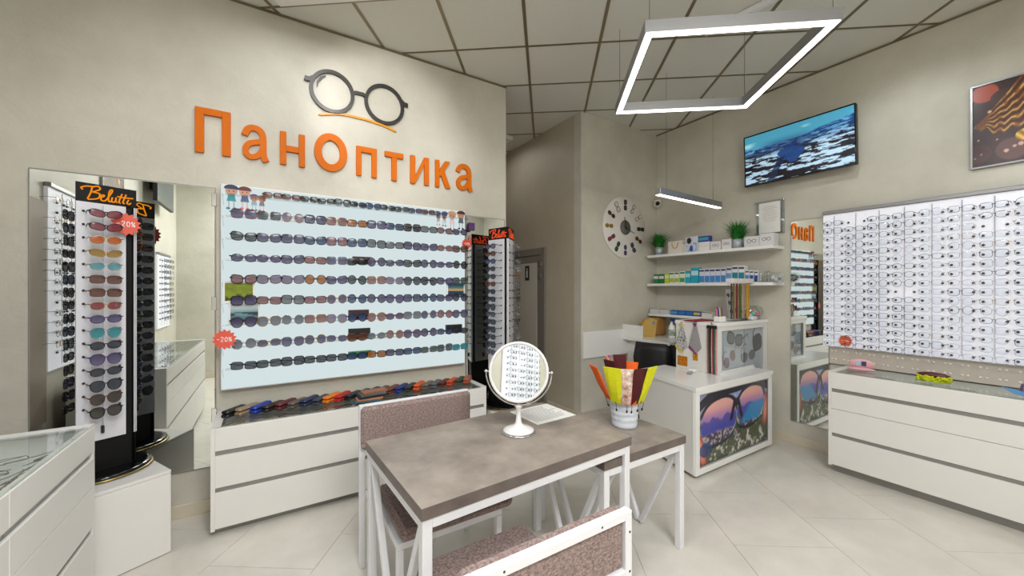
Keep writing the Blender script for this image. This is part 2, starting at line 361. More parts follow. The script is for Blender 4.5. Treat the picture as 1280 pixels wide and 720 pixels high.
wl(MB().stroke(cat([(.30,2.822,0),(.45,2.86,0),(.62,2.862,0),(.78,2.845,0),(.89,2.815,0)],5),[.004]+[.016]*19+[.004],.012)).build('swoosh',YEL,logo,True)
# =============================================================== EYEWEAR BUILDER
FR={'black':(18,18,20),'navy':(26,30,58),'brown':(92,48,26),'tortoise':(70,40,24),'rose':(120,62,72),'gold':(176,140,84),'silver':(160,162,168),'clear':(190,186,196),'maroon':(74,22,28),'green':(40,92,64),'turquoise':(20,150,158),'purple':(64,40,92),'grey':(70,72,78),'white':(220,220,224)}
LN={'grey':((44,50,58),(120,128,138)),'violet':((62,56,96),(150,140,184)),'blue':((38,54,96),(120,150,196)),'brown':((78,40,26),(170,120,88)),'rose':((126,76,82),(206,164,160)),'amber':((168,96,24),(216,150,60)),'black':((16,17,22),(40,42,50)),'green':((36,60,50),(110,140,120)),'turquoise':((24,132,146),(70,190,198)),'lilac':((120,110,150),(196,176,170)),'smoke':((90,94,104),(184,190,200)),'orange':((196,84,14),(232,130,30)),'gold':((150,112,30),(206,168,70)),'red':((120,40,70),(196,90,60)),'olive':((54,50,44),(86,78,66)),'slate':((40,44,60),(70,76,98)),'ice':((70,150,160),(150,200,200))}
def fm(c): return mat('frame_'+c,FR[c],.22 if c not in('gold','silver') else .25,.9 if c in('gold','silver') else 0,.04,200)
def lm(c):
    a,b=LN[c]; a=tuple(int(v*.82) for v in a); b=tuple(int(v*.82*.55+u*.45) for v,u in zip(a,b)); return mat('lens_'+c,a,.10,grad=b,alpha=.9,spec=.35)
MIRL={'orange','gold','turquoise','red','ice'}
def outline(shape,side,n=20):
    a,b,ex={'rect':(.0285,.0185,3.6),'square':(.0285,.0225,3.4),'round':(.0255,.0245,2),'cat':(.029,.021,2.6),'pilot':(.0285,.022,2.3),'oval':(.0275,.018,2.2),'sport':(.031,.0165,2.5)}[shape]
    pts=[]
    for i in range(n):
        t=2*PI*i/n; c,s=math.cos(t),math.sin(t)
        x=a*math.copysign(abs(c)**(2/ex),c); z=b*math.copysign(abs(s)**(2/ex),s); o=x/a
        if shape=='cat': z+=.006*max(0,o)*(1 if z>0 else .3)
        if shape=='pilot': z=z*1.15-.003 if z<0 else z; x*=1-.12*(z<0)*abs(z)/b
        if shape=='sport': z+=.004*o
        pts.append((side*(.0335+x),z*1.2))
    return pts
PRO={}
def eyewear(shape,fc,lc,kind='sun',temples='fold',name=None):
    key=(shape,fc,lc,temples,kind)
    if key in PRO: return PRO[key]
    nm=name or ('sunglasses' if kind=='sun' else 'spectacles'); rr=.0027 if kind=='sun' else .0017
    if fc in('gold','silver'): rr*=.75
    root=T(nm,'x','sunglasses' if kind=='sun' else 'spectacles',(0,0,-50))
    F=fm(fc); k=MB()
    crv=lambda x:.10*x*x*10          # wrap: outer edge swept back
    for sd in (-1,1):
        k.tube([(x,crv(x)*.5,z) for x,z in outline(shape,sd)],rr,4,closed=True)
    k.tube([(-.009,0,.006),(-.004,-.002,.009),(.004,-.002,.009),(.009,0,.006)],rr*1.2,5)
    for sd in (-1,1): k.tube([(sd*.058,.0012,.009),(sd*.066,.003,.010),(sd*.068,.008,.010)],rr*1.4,5)
    ch=[k.build('frame',F,root)]
    for sd in (-1,1):
        o=outline(shape,sd); n=len(o); vs=[(x,crv(x)*.5,z) for x,z in o]+[(sd*.0335,-.0035,0)]
        q=MB(); q.add(vs,[((i+1)%n,i,n) if sd>0 else (i,(i+1)%n,n) for i in range(n)],True)
        ch.append(q.build('lens',lm(lc) if kind=='sun' else LENSC,root))
    for sd in (-1,1):
        if temples=='fold': pth=[(sd*.068,.008,.010),(sd*.060,.0125+.0035*sd,.009),(0,.015+.0035*sd,.002),(-sd*.045,.016+.0035*sd,-.006),(-sd*.060,.017+.0035*sd,-.018)]
        elif temples=='short': pth=[(sd*.068,.008,.010),(sd*.067,.04,.010),(sd*.063,.075,.006)]
        else: pth=[(sd*.068,.008,.010),(sd*.067,.07,.010),(sd*.064,.105,.008),(sd*.062,.135,-.018)]
        ch.append(MB().tube(pth,rr*1.15,4).build('temple',F,root))
    PRO[key]=(root,ch); KIDS[root.name]=ch
    return PRO[key]
USED=set()
def put(shape,fc,lc,loc,rot,label,group,kind='sun',temples='fold',sc=1,name=None):
    root,ch=eyewear(shape,fc,lc,kind,temples,name)
    if root.name not in USED:
        USED.add(root.name); r=root; r.location=loc; r.rotation_euler=rot; r['label']=label; r['group']=group
    else: r=dup(root,loc,rot,label,group)
    r.scale=(sc,sc,sc); return r
SH={'rect':'rectangular','square':'square','round':'round','cat':'cat-eye','pilot':'aviator','oval':'oval','sport':'wraparound sports'}
# =============================================================== LIT WALL DISPLAY
LIT=emis('lit_opal_panel',(226,240,242),.745)
lp=T('lit_display_board','wide backlit white board holding nine rows of sunglasses','display board',(.62,YN,.81))
MB().box(-.293,1.50,3.22,YN,.81,2.20,.004).build('housing',WHITE,lp,True)
MB().box(-.285,1.492,3.214,3.2199,.82,2.19).build('light_panel',LIT,lp,True)
ROWZ=[2.147,2.004,1.853,1.71,1.567,1.422,1.28,1.13,.987]
for z in ROWZ:
    MB().box(-.26,1.49,3.13,3.214,z-.0275,z-.0245).build('shelf',ACRY,lp,True)
for z in ROWZ:
    for sx in (-.275,1.497):
        k=MB().tube([(sx,3.214,z-.03),(sx,3.13,z-.03),(sx,3.214,z-.09)],.0022,5); k.build('shelf_bracket',ACRY if sx<0 else ALU,lp,True)
rows=[
 'rect brown brown;rect maroon brown;rect black black;rect black black;square black grey;rect black black;cat navy blue;rect black black;rect black grey;rect black violet;rect maroon brown;oval navy blue',
 'square rose violet;square silver grey;round gold lilac;square navy violet;square gold rose;rect tortoise amber;square purple violet;rect black blue;square maroon black;rect black smoke;oval black rose;oval black violet',
 'cat black grey;cat black violet;square navy violet;cat navy blue;square purple rose;square black blue;square black smoke;rect black smoke;square black violet;cat purple violet;oval rose rose;cat brown brown',
 'oval navy violet;oval purple violet;cat navy violet;rect brown rose;square silver violet;rect black black;round navy violet;oval navy violet;cat black grey;round black violet;oval purple violet;round black black',
 'cat black rose;cat tortoise lilac;cat purple lilac;round tortoise amber;cat purple violet;round black grey;square gold rose;cat silver lilac;pilot navy grey;pilot navy slate;cat purple violet;square green grey',
 'square black violet;rect brown rose;square black smoke;rect maroon rose;round gold violet;round navy blue;round black violet;pilot purple violet;square navy violet;round black blue;cat purple violet;round navy slate',
 'pilot black violet;pilot gold smoke;round silver smoke;square gold rose;pilot silver lilac;round navy blue;pilot gold rose;oval rose violet;square silver smoke;round silver violet;round rose rose;pilot purple violet',
 'round silver smoke;oval gold violet;pilot silver violet;round gold violet;oval silver violet;cat brown brown;oval silver smoke;round gold rose;pilot rose violet;round navy violet;oval navy blue;oval navy slate',
 'rect navy grey;rect black grey;square black slate;rect black grey;rect navy grey;rect navy blue;rect black amber;rect black violet;rect navy blue;rect silver green;square silver grey;rect turquoise turquoise']
TINT={'grey':'grey','violet':'violet','blue':'blue','brown':'brown','rose':'rose','amber':'amber','black':'black','green':'green','turquoise':'turquoise','lilac':'lilac','smoke':'smoky','slate':'slate'}
for r,(z,st) in enumerate(zip(ROWZ,rows)):
    L=st.split(';'); x0,x1=(-.16,1.42) if r!=0 else (.005,1.24)
    for i,s_ in enumerate(L):
        sh,f_,l_=s_.split(); x=x0+(x1-x0)*i/(len(L)-1)
        sc=1.14 if r else .93
        zz=z if r else z+.002
        lift=0
        y=3.152
        if r in (6,7) and i==5: y=3.142
        put(sh,f_,l_,(x,y+random.uniform(-.003,.003),zz+lift+(.0225-.0275 if sh in('round','square','pilot') else -.008)),(0,random.uniform(-.05,.05),random.uniform(-.08,.08)),
            f'{f_} {SH[sh]} sunglasses with {TINT[l_]} lenses, {ORD[i]} from left in {ORD[r]} row of lit board','sunglasses on the lit display board',sc=sc)
# flat cases and cards shown on the board
def flatbox(name,label,catg,x0,x1,z0,z1,m,y0=3.175,y1=3.205,group=None):
    o=MB().box(-(x1-x0)/2,(x1-x0)/2,0,y1-y0,0,z1-z0,.002).build(name,m); tag(o,label,catg,group,((x0+x1)/2,y0,z0)); return o
flatbox('glasses_case','dark brown flat case leaning on fourth row of the lit board','case',.53,.67,1.683,1.745,mat('dark_brown_case',(60,40,32),.4,noise=.2,scale=40))
flatbox('glasses_case','dark case with a red edge leaning on seventh row of the lit board','case',.50,.65,1.254,1.33,mat('dark_red_case',(58,34,38),.4,noise=.2,scale=40))
flatbox('glasses_case','black flat case leaning on eighth row near middle of lit board','case',.50,.66,1.104,1.185,BLK)
flatbox('glasses_case','bright green flat case lying on the lowest row of lit board','case',.50,.67,.961,1.008,mat('green_case',(52,140,78),.4,noise=.05))
flatbox('glasses_case','black box behind aviators at right end of the eighth row','case',1.30,1.45,1.104,1.175,BLK)
# =============================================================== printed pictures (flat prints as coloured surfaces)
def vnoise(U,V,s,seed,oct=4,sx=1,sy=1):
    rng=np.random.RandomState(seed); out=np.zeros_like(U); amp=1;tot=0
    for o in range(oct):
        g=rng.rand(64,64); x=U*s*sx*2**o; y=V*s*sy*2**o; xi=np.floor(x).astype(int); yi=np.floor(y).astype(int); fx=x-xi; fy=y-yi; fx=fx*fx*(3-2*fx); fy=fy*fy*(3-2*fy)
        q=lambda a,b:g[(xi+a)%64,(yi+b)%64]
        out+=amp*((q(0,0)*(1-fx)+q(1,0)*fx)*(1-fy)+(q(0,1)*(1-fx)+q(1,1)*fx)*fy); tot+=amp; amp*=.55
    return out/tot
def picture(name,fn,w,h,nx,ny,m,parent,loc=(0,0,0),rough=.4):
    u=np.linspace(0,1,nx+1); v=np.linspace(0,1,ny+1); U,V=np.meshgrid(u,v)
    C=np.clip(fn(U,V),0,1); C=np.where(C<=.04045,C/12.92,((C+.055)/1.055)**2.4)
    vs=np.stack([U.ravel()*w-w/2+loc[0],np.full(U.size,loc[1]),V.ravel()*h+loc[2]],1)
    idx=np.arange((nx+1)*(ny+1)).reshape(ny+1,nx+1)
    F=np.stack([idx[:-1,:-1].ravel(),idx[:-1,1:].ravel(),idx[1:,1:].ravel(),idx[1:,:-1].ravel()],1)
    me=bpy.data.meshes.new(name); me.from_pydata(vs.tolist(),[],F.tolist())
    a=me.color_attributes.new('ink','FLOAT_COLOR','POINT'); a.data.foreach_set('color',np.concatenate([C.reshape(-1,3),np.ones((U.size,1))],1).astype(np.float32).ravel())
    me.materials.append(m); o=bpy.data.objects.new(name,me); COL.objects.link(o); o.parent=parent; return o
def col(*c): return np.array(c)/255.0
def mixc(A,B,t): return A*(1-t[...,None])+B*t[...,None]
def ss(a,b,x): t=np.clip((x-a)/(b-a),0,1); return t*t*(3-2*t)
INK=printm('offset_print',.35); INKG=printm('glossy_print',.25)
def card(x0,x1,z0,z1,fn,label):
    t=T('picture_card',label,'card',((x0+x1)/2,3.165,z0))
    MB().box(-(x1-x0)/2,(x1-x0)/2,0,.012,0,z1-z0,.001).build('card_frame',WHITE2,t)
    picture('print',fn,(x1-x0)*.88,(z1-z0)*.82,30,20,INK,t,(0,-.001,(z1-z0)*.1))
def f_green(U,V):
    n=vnoise(U,V,6,3); C=mixc(col(150,160,20),col(92,110,16),n); return mixc(C,col(40,60,30)*np.ones(3),(ss(.4,.3,V)*(n>.5)))
def f_sea(U,V):
    n=vnoise(U,V,7,5,sx=.4); C=mixc(col(110,150,160),col(190,200,204),ss(.5,.9,V)+0*U); C=mixc(C,col(40,70,84)*np.ones(3),ss(.5,.2,V)*n*1.4); return mixc(C,col(40,60,56)*np.ones(3),(np.abs(V-.5)<.1)*(n>.5)*1.0)
def f_dusk(U,V):
    C=mixc(col(214,170,110)*np.ones(U.shape+(3,)),col(30,84,112)*np.ones(3),ss(.4,.8,V)); return mixc(C,col(20,60,84)*np.ones(3),ss(.42,.36,V))
card(-.275,-.10,1.40,1.545,f_green,'green meadow picture card at left end of lit board')
card(-.245,-.07,1.255,1.40,f_sea,'grey seascape picture card just below the green card')
card(1.30,1.47,1.42,1.55,f_dusk,'blue dusk seascape card at right end of lit board')
# cut-out children figures
def child(x,z,s,hair,shirt,leg,shoe,label):
    t=T('cutout_figure',label,'cutout',(x,3.205,z),0,'cut-out children figures on the lit board')
    E_=lambda cx,cz,a,b,n=16,lo=0,hi=360:[(cx+a*math.cos(R(lo+(hi-lo)*i/n)),cz+b*math.sin(R(lo+(hi-lo)*i/n))) for i in range(n)]
    cm=lambda c:mat('card_%d_%d_%d'%c,c,.5,noise=.02)
    MB().plate(E_(0,.125*s,.034*s,.030*s),-.004,0).build('head',cm((206,146,120)),t)
    MB().plate(E_(0,.140*s,.040*s,.026*s,16,-10,200),-.006,0).build('hair',cm(hair),t)
    MB().plate([(-.018*s,.095*s),(-.026*s,.055*s),(.026*s,.055*s),(.018*s,.095*s)],-.004,0).build('body',cm(shirt),t)
    for d in (-1,1):
        MB().plate([(d*.014*s-.003*s,.055*s),(d*.014*s-.003*s,.01*s),(d*.014*s+.003*s,.01*s),(d*.014*s+.003*s,.055*s)],-.003,0).build('leg',cm(leg),t)
        MB().plate(E_(d*.018*s,.006*s,.012*s,.008*s,8),-.004,0).build('shoe',cm(shoe),t)
    k=MB()
    for d in (-1,1): k.plate(E_(d*.012*s,.122*s,.004*s,.005*s,6),-.0055,0)
    k.build('eye',cm((40,30,40)),t)
for a in [(-.232,2.03,1.0,(22,46,84),(70,160,170),(150,170,176),(20,130,140),'cut-out boy with blue cap at top left corner of board'),
          (-.158,2.035,.95,(92,30,30),(90,110,150),(210,170,170),(206,96,116),'cut-out girl with dark red hair beside the blue-capped boy'),
          (-.105,2.035,.68,(70,50,110),(150,180,190),(170,180,190),(30,120,130),'small cut-out child with purple hair at upper left'),
          (-.06,2.035,.66,(110,44,36),(120,130,140),(210,180,176),(206,100,120),'small cut-out child with brown hair nearest the sunglasses'),
          (1.235,2.05,.6,(190,150,110),(210,200,200),(220,190,180),(200,120,130),'tiny cut-out fair-haired child leftmost of upper right group'),
          (1.29,2.045,.66,(170,110,80),(230,220,220),(210,180,170),(60,50,60),'small cut-out child with white shirt in upper right group'),
          (1.365,2.02,1.0,(196,150,110),(240,220,220),(220,190,180),(190,120,150),'tall cut-out blonde girl in the upper right corner group'),
          (1.45,2.03,1.0,(60,36,30),(100,110,120),(180,170,170),(60,50,60),'tall cut-out dark-haired boy rightmost of upper right group')]: child(*a)
# price burst stickers
def digit(ch):
    return {'-':[[(.1,.5),(.8,.5)]],'2':[cat([(.1,.8,0),(.3,1,0),(.7,.95,0),(.75,.7,0),(.1,0,0)],4),[(.1,.02),(.85,.02)]],'0':[[(p[0],p[1]) for p in arc(.48,.5,.36,.5,0,350,14)]],'5':[[(.8,1),(.2,1)],[(.2,1),(.15,.55)],cat([(.15,.55,0),(.6,.62,0),(.85,.3,0),(.5,0,0),(.1,.08,0)],4)],
            '%':[[(.1,0),(.9,1)],[(p[0],p[1]) for p in arc(.22,.78,.15,.2,0,340,8)],[(p[0],p[1]) for p in arc(.78,.22,.15,.2,0,340,8)]]}[ch]
def burst(loc,rz,r,label,col_=(226,92,74),txt='-20%'):
    t=T('price_burst',label,'sticker',loc,rz)
    n=14; MB().plate([((r if i%2 else r*.78)*math.cos(PI*i/n),(r if i%2 else r*.78)*math.sin(PI*i/n)) for i in range(2*n)],-.003,0).build('card',mat('burst_%d'%col_[0],col_,.5,noise=.03),t)
    k=MB(); w=r*1.25/len(txt)
    for j,ch in enumerate(txt):
        for p in digit(ch): k.stroke([(-r*.62+w*j+q[0]*w*.85,-r*.2+q[1]*r*.42) for q in p],r*.055,.001,y=-.003)
    k.build('lettering',WHITE2 if col_[0]>215 else WHITE2,t)
burst((-.262,3.12,1.165),R(-8),.068,'red starburst discount sticker reading -20% on lit board left edge')
# =============================================================== CABINETS
def cab(name,label,length,depth,top,bays,loc,rz,grooves,lines,zb=.05,well=.10,lid=.02):
    """local: x along front 0..length, front at y=0, depth to +y, z up"""
    t=T(name,label,'cabinet',loc,rz); P=.022
    MB().box(.02,length-.02,.06,depth,0,zb,.002).build('plinth',GROOVE,t)
    k=MB().box(P,length-P,.025,depth,zb,top-well-.03); k.build('carcass',WHITE,t)
    for x in (0,length-P): MB().box(x,x+P,-.0,depth,zb-.01,top-.006,.0015).build('side_panel',WHITE,t)
    MB().box(P,length-P,depth-.02,depth,top-well-.03,top-.006).build('back_rail',WHITE,t)
    MB().box(P,length-P,.003,.024,top-well-.03,top-.006,.001).build('front_rail',WHITE,t)
    MB().box(P,length-P,.024,depth-.02,top-well-.03,top-well-.022).build('showcase_floor',mat('showcase_floor_white',(228,228,226),.5,noise=.02),t)
    MB().box(0,length,0,depth,top-.006,top,.001).build('glass_top',GLASS,t)
    MB().box(0,.05,0.0,depth,top-.0065,top+.0008,.0).build('top_edge',WHITE,t); MB().box(length-.05,length,0,depth,top-.0065,top+.0008).build('top_edge',WHITE,t)
    bw=(length-2*P)/bays
    zz=[zb]+sorted([g for g in grooves]+[l for l in lines])+[top-.01]
    for b in range(bays):
        x0=P+b*bw+(.0015 if b else 0); x1=P+(b+1)*bw-(.0015 if b<bays-1 else 0)
        for i in range(len(zz)-1):
            a=zz[i]; c=zz[i+1]
            z0=a+ (.0015); z1=c-(.028 if c in grooves else .0015)
            d=MB().box(x0,x1,-.001 if i else 0,.022,z0,z1,.0015).build('drawer_front',WHITE,t)
        for g in grooves: MB().box(x0,x1,.012,.026,g-.028,g,.0).build('finger_groove',GROOVE,t)
    return t
CN=cab('display_cabinet','long white glass-topped drawer cabinet beneath the lit board',1.86,.375,.664,1,(-.312,2.90,0),0,[.517,.296],[],well=.042)
CE=cab('display_cabinet','long white drawer cabinet along right wall under the spectacles board',2.2,.40,.825,1,(3.86,1.31,0),R(-90),[.686,.327],[.523],zb=.07,well=.042)
CW=cab('display_cabinet','white glass-topped drawer cabinet at bottom left foreground',2.05,.54,.87,3,(-.70,.50,0),R(90),[.745,.40],[.583],zb=.05)
# drop-in spectacles lying in the showcases
rnd=random.Random(3)
for i in range(36):
    y=2.47-.036*i-(.0 if i%2 else .02); x=-.79-.125*(i%3)-rnd.uniform(0,.03)
    put(rnd.choice(['rect','oval','round']),rnd.choice(['grey','black','brown','tortoise']),'black',(x,y,.87-.09),(R(80),rnd.uniform(-.1,.1),rnd.uniform(-.9,.9)+R(40)),f'wire spectacles under the left cabinet glass, {["front","middle","back"][i%3]} row, {ORD[i//3]} from the far end','spectacles in the left showcase',kind='spec',temples='fold')
# =============================================================== glasses cases on the north cabinet
CC=[('black',(24,22,24)),('beige',(150,128,104)),('bright blue',(24,56,150)),('dark brown',(44,28,22)),('maroon',(92,30,36)),('taupe',(96,84,76)),('navy',(38,46,78)),('slate',(54,62,74)),('orange',(222,120,24)),('red',(178,36,28)),('black',(26,24,26)),('navy',(38,40,60)),('black',(34,32,32)),('brown',(92,66,52)),('reddish brown',(112,56,44)),('deep blue',(36,52,120)),('charcoal',(44,44,44)),('orange',(206,84,24)),('taupe',(100,90,80)),('grey',(88,92,98)),('maroon',(90,36,36)),('red orange',(196,70,30)),('dark green',(50,60,48)),('rust',(160,74,40))]
xs=[-.21+i*.0735 for i in range(24)]
for i,((cn,c),x) in enumerate(zip(CC,xs)):
    t=T('glasses_case',f'{cn} glasses case, {"%s from left"%ORD[i] if i<12 else "%s from right"%ORD[23-i]} along back of cabinet glass top','case',(x,3.13,.665),R(50+random.uniform(-5,5)),'row of glasses cases on the north cabinet')
    hh=random.uniform(.040,.05); m=mat('case_%d_%d_%d'%c,c,.4,noise=.08,scale=60)
    MB().box(-.083,.083,-.027,.027,0,hh*.5,.008).build('base',m,t); MB().box(-.083,.083,-.027,.027,hh*.52,hh,.012).build('lid',m,t)
for i in range(20):
    x=-.22+.082*i; yy=2.975 if i%2 else 3.045
    put(rnd.choice(['rect','square','round','oval']),rnd.choice(['black','grey','gold','brown']),rnd.choice(['grey','smoke','lilac','smoke']),(x,yy,.664-.042),(R(76),0,rnd.uniform(-.5,.5)),f'folded sunglasses under the north cabinet glass, {["rear","front"][i%2]} row, {ORD[i//2]} from left','sunglasses under the north showcase glass')
bkc=[(60,96,112),(180,120,84),(30,30,32),(84,108,118),(150,96,70)]
for i in range(5):
    o=MB().box(-.09,.09,-.04,.04,0,.016,.002).build('folding_case',mat('fold_%d'%i,bkc[i],.5,noise=.1,scale=50)); 
    tag(o,['teal-grey','tan','black','blue-grey','light brown'][i]+f' thin folding case, {["lowest","second","middle","fourth","topmost"][i]} of the stack on north cabinet','case','stack of folding cases',(.60+.01*i,2.975-.004*i,.665+.0165*i)); o.rotation_euler=(0,0,R(4*i-6))
# =============================================================== MIRRORS
mw=T('wall_mirror','tall frameless mirror on plaster wall behind the left sunglasses stand','mirror',(-.74,YN,.29))
MB().box(-1.158,-.325,YN-.012,YN-.001,.30,2.172,.003).build('mirror_glass',MIRROR,mw,True)
MB().box(-1.162,-.321,YN-.008,YN-.0005,.296,2.178).build('backing',GROOVE,mw,True)
for z in (.60,1.35,2.05): MB().box(-.345,-.318,YN-.018,YN,z,z+.09,.002).build('clip',CHROME,mw,True)
m2=T('wall_mirror','narrow mirror on north wall between lit board and corridor corner','mirror',(1.74,YN,.40))
MB().box(1.535,1.945,YN-.012,YN-.001,.40,2.172,.003).build('mirror_glass',MIRROR,m2,True)
MB().box(1.53,1.95,YN-.008,YN-.0005,.396,2.178).build('backing',GROOVE,m2,True)
m3=T('wall_mirror','narrow tall mirror on right wall beside the counter','mirror',(XE,1.61,.22))
MB().box(XE-.012,XE-.001,1.44,1.742,.22,2.143,.003).build('mirror_glass',MIRROR,m3,True)
MB().box(XE-.006,XE-.0005,1.436,1.746,.216,2.147).build('backing',GROOVE,m3,True)
# =============================================================== ROTATING SUNGLASSES STANDS
def script_text(k,x,z,h,w,y=0,d=.002):
    """handwritten header word in flowing strokes"""
    S=[[(-.04,.62),(-.08,.74),(.02,.86),(.16,.88)],[(.14,.92),(.12,.5),(.07,.08)],[(.14,.86),(.25,.95),(.30,.78),(.15,.55)],[(.15,.55),(.30,.50),(.28,.2),(.08,.06)],
       [(.33,.28),(.40,.38),(.39,.46),(.34,.40),(.35,.14),(.42,.10),(.47,.24)],[(.47,.24),(.56,.75),(.54,.86),(.50,.7),(.50,.2),(.54,.10),(.58,.2)],
       [(.58,.40),(.57,.14),(.62,.10),(.66,.22)],[(.66,.42),(.66,.18),(.70,.10)],[(.78,.70),(.73,.18),(.77,.10)],[(.87,.70),(.82,.18),(.86,.10)],[(.68,.50),(.80,.48),(1.04,.50)],[(.94,.38),(.91,.16),(.96,.10),(1.0,.2)]]
    for p in S:
        q=cat([(x+(a+.04*b)*w,z+b*h,0) for a,b in p],4); k.stroke(q,h*.075,d,y=y)
HOR=emis('header_orange_letters',(236,140,24),.9); 
HRD=mat('header_red_letters',(222,70,24),.4,emit=.4)
def stand(name,label,verts,ztop,zbase,faces,gp,zrows,texm,where):
    """triangular rotating tower; verts: three corners in plan, anticlockwise seen from above"""
    cx=sum(v[0] for v in verts)/3; cy=sum(v[1] for v in verts)/3
    t=T(name,label,'display stand',(cx,cy,zbase))
    MB().lathe([(.02,0),(.205,0),(.211,.006),(.205,.012),(.02,.012)],40,(cx,cy,zbase)).build('base_rim',mat('brass_rim',(150,132,84),.3,.8),t,True)
    MB().lathe([(.02,.012),(.202,.012),(.202,.022),(.18,.026),(.02,.026)],40,(cx,cy,zbase)).build('base_disc',BLACK,t,True)
    inn=[(cx+(v[0]-cx)*.93,cy+(v[1]-cy)*.93) for v in verts]
    MB().prism(inn,zbase+.026,ztop-.105).build('column',SATB,t,True)
    HD=MB().prism(verts,ztop-.102,ztop).build('header',SATB,t,True)
    for v in verts:
        MB().lathe([(.009,zbase+.03),(.009,ztop-.102)],10,((v[0]-cx)*.92+cx,(v[1]-cy)*.92+cy,0)).build('corner_post',SATB,t,True)
    n_=0
    for fi in range(3):
        a=Vector(verts[fi]); b=Vector(verts[(fi+1)%3]); mid=(a+b)/2; d=(b-a).normalized(); rz=math.atan2(d.y,d.x)
        M=Matrix.Translation((mid.x,mid.y,0))@Matrix.Rotation(rz,4,'Z')    # local -y outward
        w=(b-a).length
        k=MB().box(-w/2+.001,w/2-.045,-.004,.012,zrows[-1]-.17,ztop-.103,.001).xf(M); k.build('glasses_panel',mat('satin_white_panel',(216,216,222),.35,noise=.02),t,True)
        k=MB(); script_text(k,-w/2+.030,ztop-.094,.088,w-.055,y=-.0005); k.xf(M); k.build('header_lettering',texm,t,True).parent=HD
        k=MB().tube([(-.022,-.022,zrows[0]+.05),(-.022,-.022,zrows[-1]-.09)],.003,6).xf(M); k.build('holder_rod',ACRY,t,True)
        k=MB().box(-.028,-.016,-.026,-.006,zrows[-1]-.13,zrows[-1]-.09,.002).xf(M); k.build('lock',BLK,t,True)
        for i,z in enumerate(zrows):
            k=MB()
            for sx in (-.092,.048): k.ball((sx,-.008,z+.012),.0065,6)
            k.xf(M)
            if True: k.build('peg',BLK,t,True)
        for i,z in enumerate(zrows):
            sh,f_,l_=gp[fi][i%len(gp[fi])].split()
            p=M@Vector((-.022,-.075,z)); side={0:'front',1:'right',2:'rear'}[fi] if len(faces)==3 else ''
            put(sh,f_,l_,p,(0,random.uniform(-.03,.03),rz+random.uniform(-.05,.05)),f'{f_} {SH[sh]} sunglasses with {TINT.get(l_,l_)} lenses, {ORD[i]} from top, {side} face of {where} stand',f'sunglasses on the {where} stand',temples='short',sc=.97)
            n_+=1
    return t
A_=(-.882,2.948); B_=(-.67,3.06); C_=(-.873,3.188)
g0=['sport black red','sport black red','oval gold orange','sport gold gold','oval silver ice','rect brown brown','rect brown brown','oval gold red','oval purple violet','pilot silver turquoise','oval black slate','pilot purple violet','oval black slate','pilot black slate','pilot brown olive','pilot black olive']
g1=['rect black slate','rect brown brown','rect brown brown','rect black black','rect black black','oval black slate','rect black black','oval black slate','rect black green','rect black black','oval black slate','rect black black','rect navy slate','oval black slate','sport black violet','pilot black olive']
g2=['square black black','square navy slate','square black black','rect black black']
RZ=[1.90-.0709*i for i in range(16)]
stand('sunglasses_stand','tall black triangular sunglasses tower on white box at left',[A_,B_,C_],2.066,.47,(0,1,2),[g0,g1,g2],RZ,HOR,'left')
burst((-.700,3.0,1.86),R(30),.066,'salmon starburst discount sticker reading -20% on left sunglasses stand',(222,96,78))
# plinth boxes
def plinth(label,corner,ang,sz,h):
    t=T('plinth_box',label,'box',(corner[0],corner[1],0),R(ang))
    MB().box(-sz,0,0,sz-.02,.004,h-.02,.002).build('body',WHITE,t); MB().box(-sz,0,0,sz-.02,h-.018,h,.0015).build('top',WHITE,t)
    return t
plinth('white laminate box carrying the left sunglasses stand',(-.487,2.885),27.9,.42,.468)
# right stand
ca,sa=1,0
def camw(x,z): return (_s*x+_c*z,-_c*x+_s*z)      # camera-plan offset to room coordinates
P0=camw(-.035,3.35); P1=camw(-.035-.743*.24,3.35+.669*.24); P2=camw(-.035+.225*.24,3.35+.974*.24)
g3=['oval black violet','oval black brown','oval navy blue','oval black slate','oval black slate','oval brown brown','oval black slate','rect black slate','pilot black slate','oval black violet','rect black slate','square black slate','oval black slate','square navy slate']
g4=['oval silver smoke','rect black grey','oval silver grey','square silver smoke','rect brown amber','oval silver grey','square black smoke','rect black grey','oval silver green']
RZ2=[1.866-.0663*i for i in range(15)]
stand('sunglasses_stand','black triangular sunglasses tower beside corridor opening, right of lit board',[P1,P0,P2],2.035,.45,(0,1,2),[g3,g4,g2],RZ2,HRD,'right')
plinth('low white box under the right sunglasses stand near corridor',(2.0,2.78),0,.42,.448)
burst((1.50,3.19,1.90),R(-6),.05,'red starburst discount sticker reading -50% beside the narrow north mirror',(204,60,36),'-50%')
o=MB().box(-.03,.03,-.02,.02,0,.07,.003).build('purple_carton',mat('purple_carton',(84,44,104),.4,noise=.1)); tag(o,'small purple carton at upper right corner of lit board','box',None,(1.56,3.22,2.03)); 
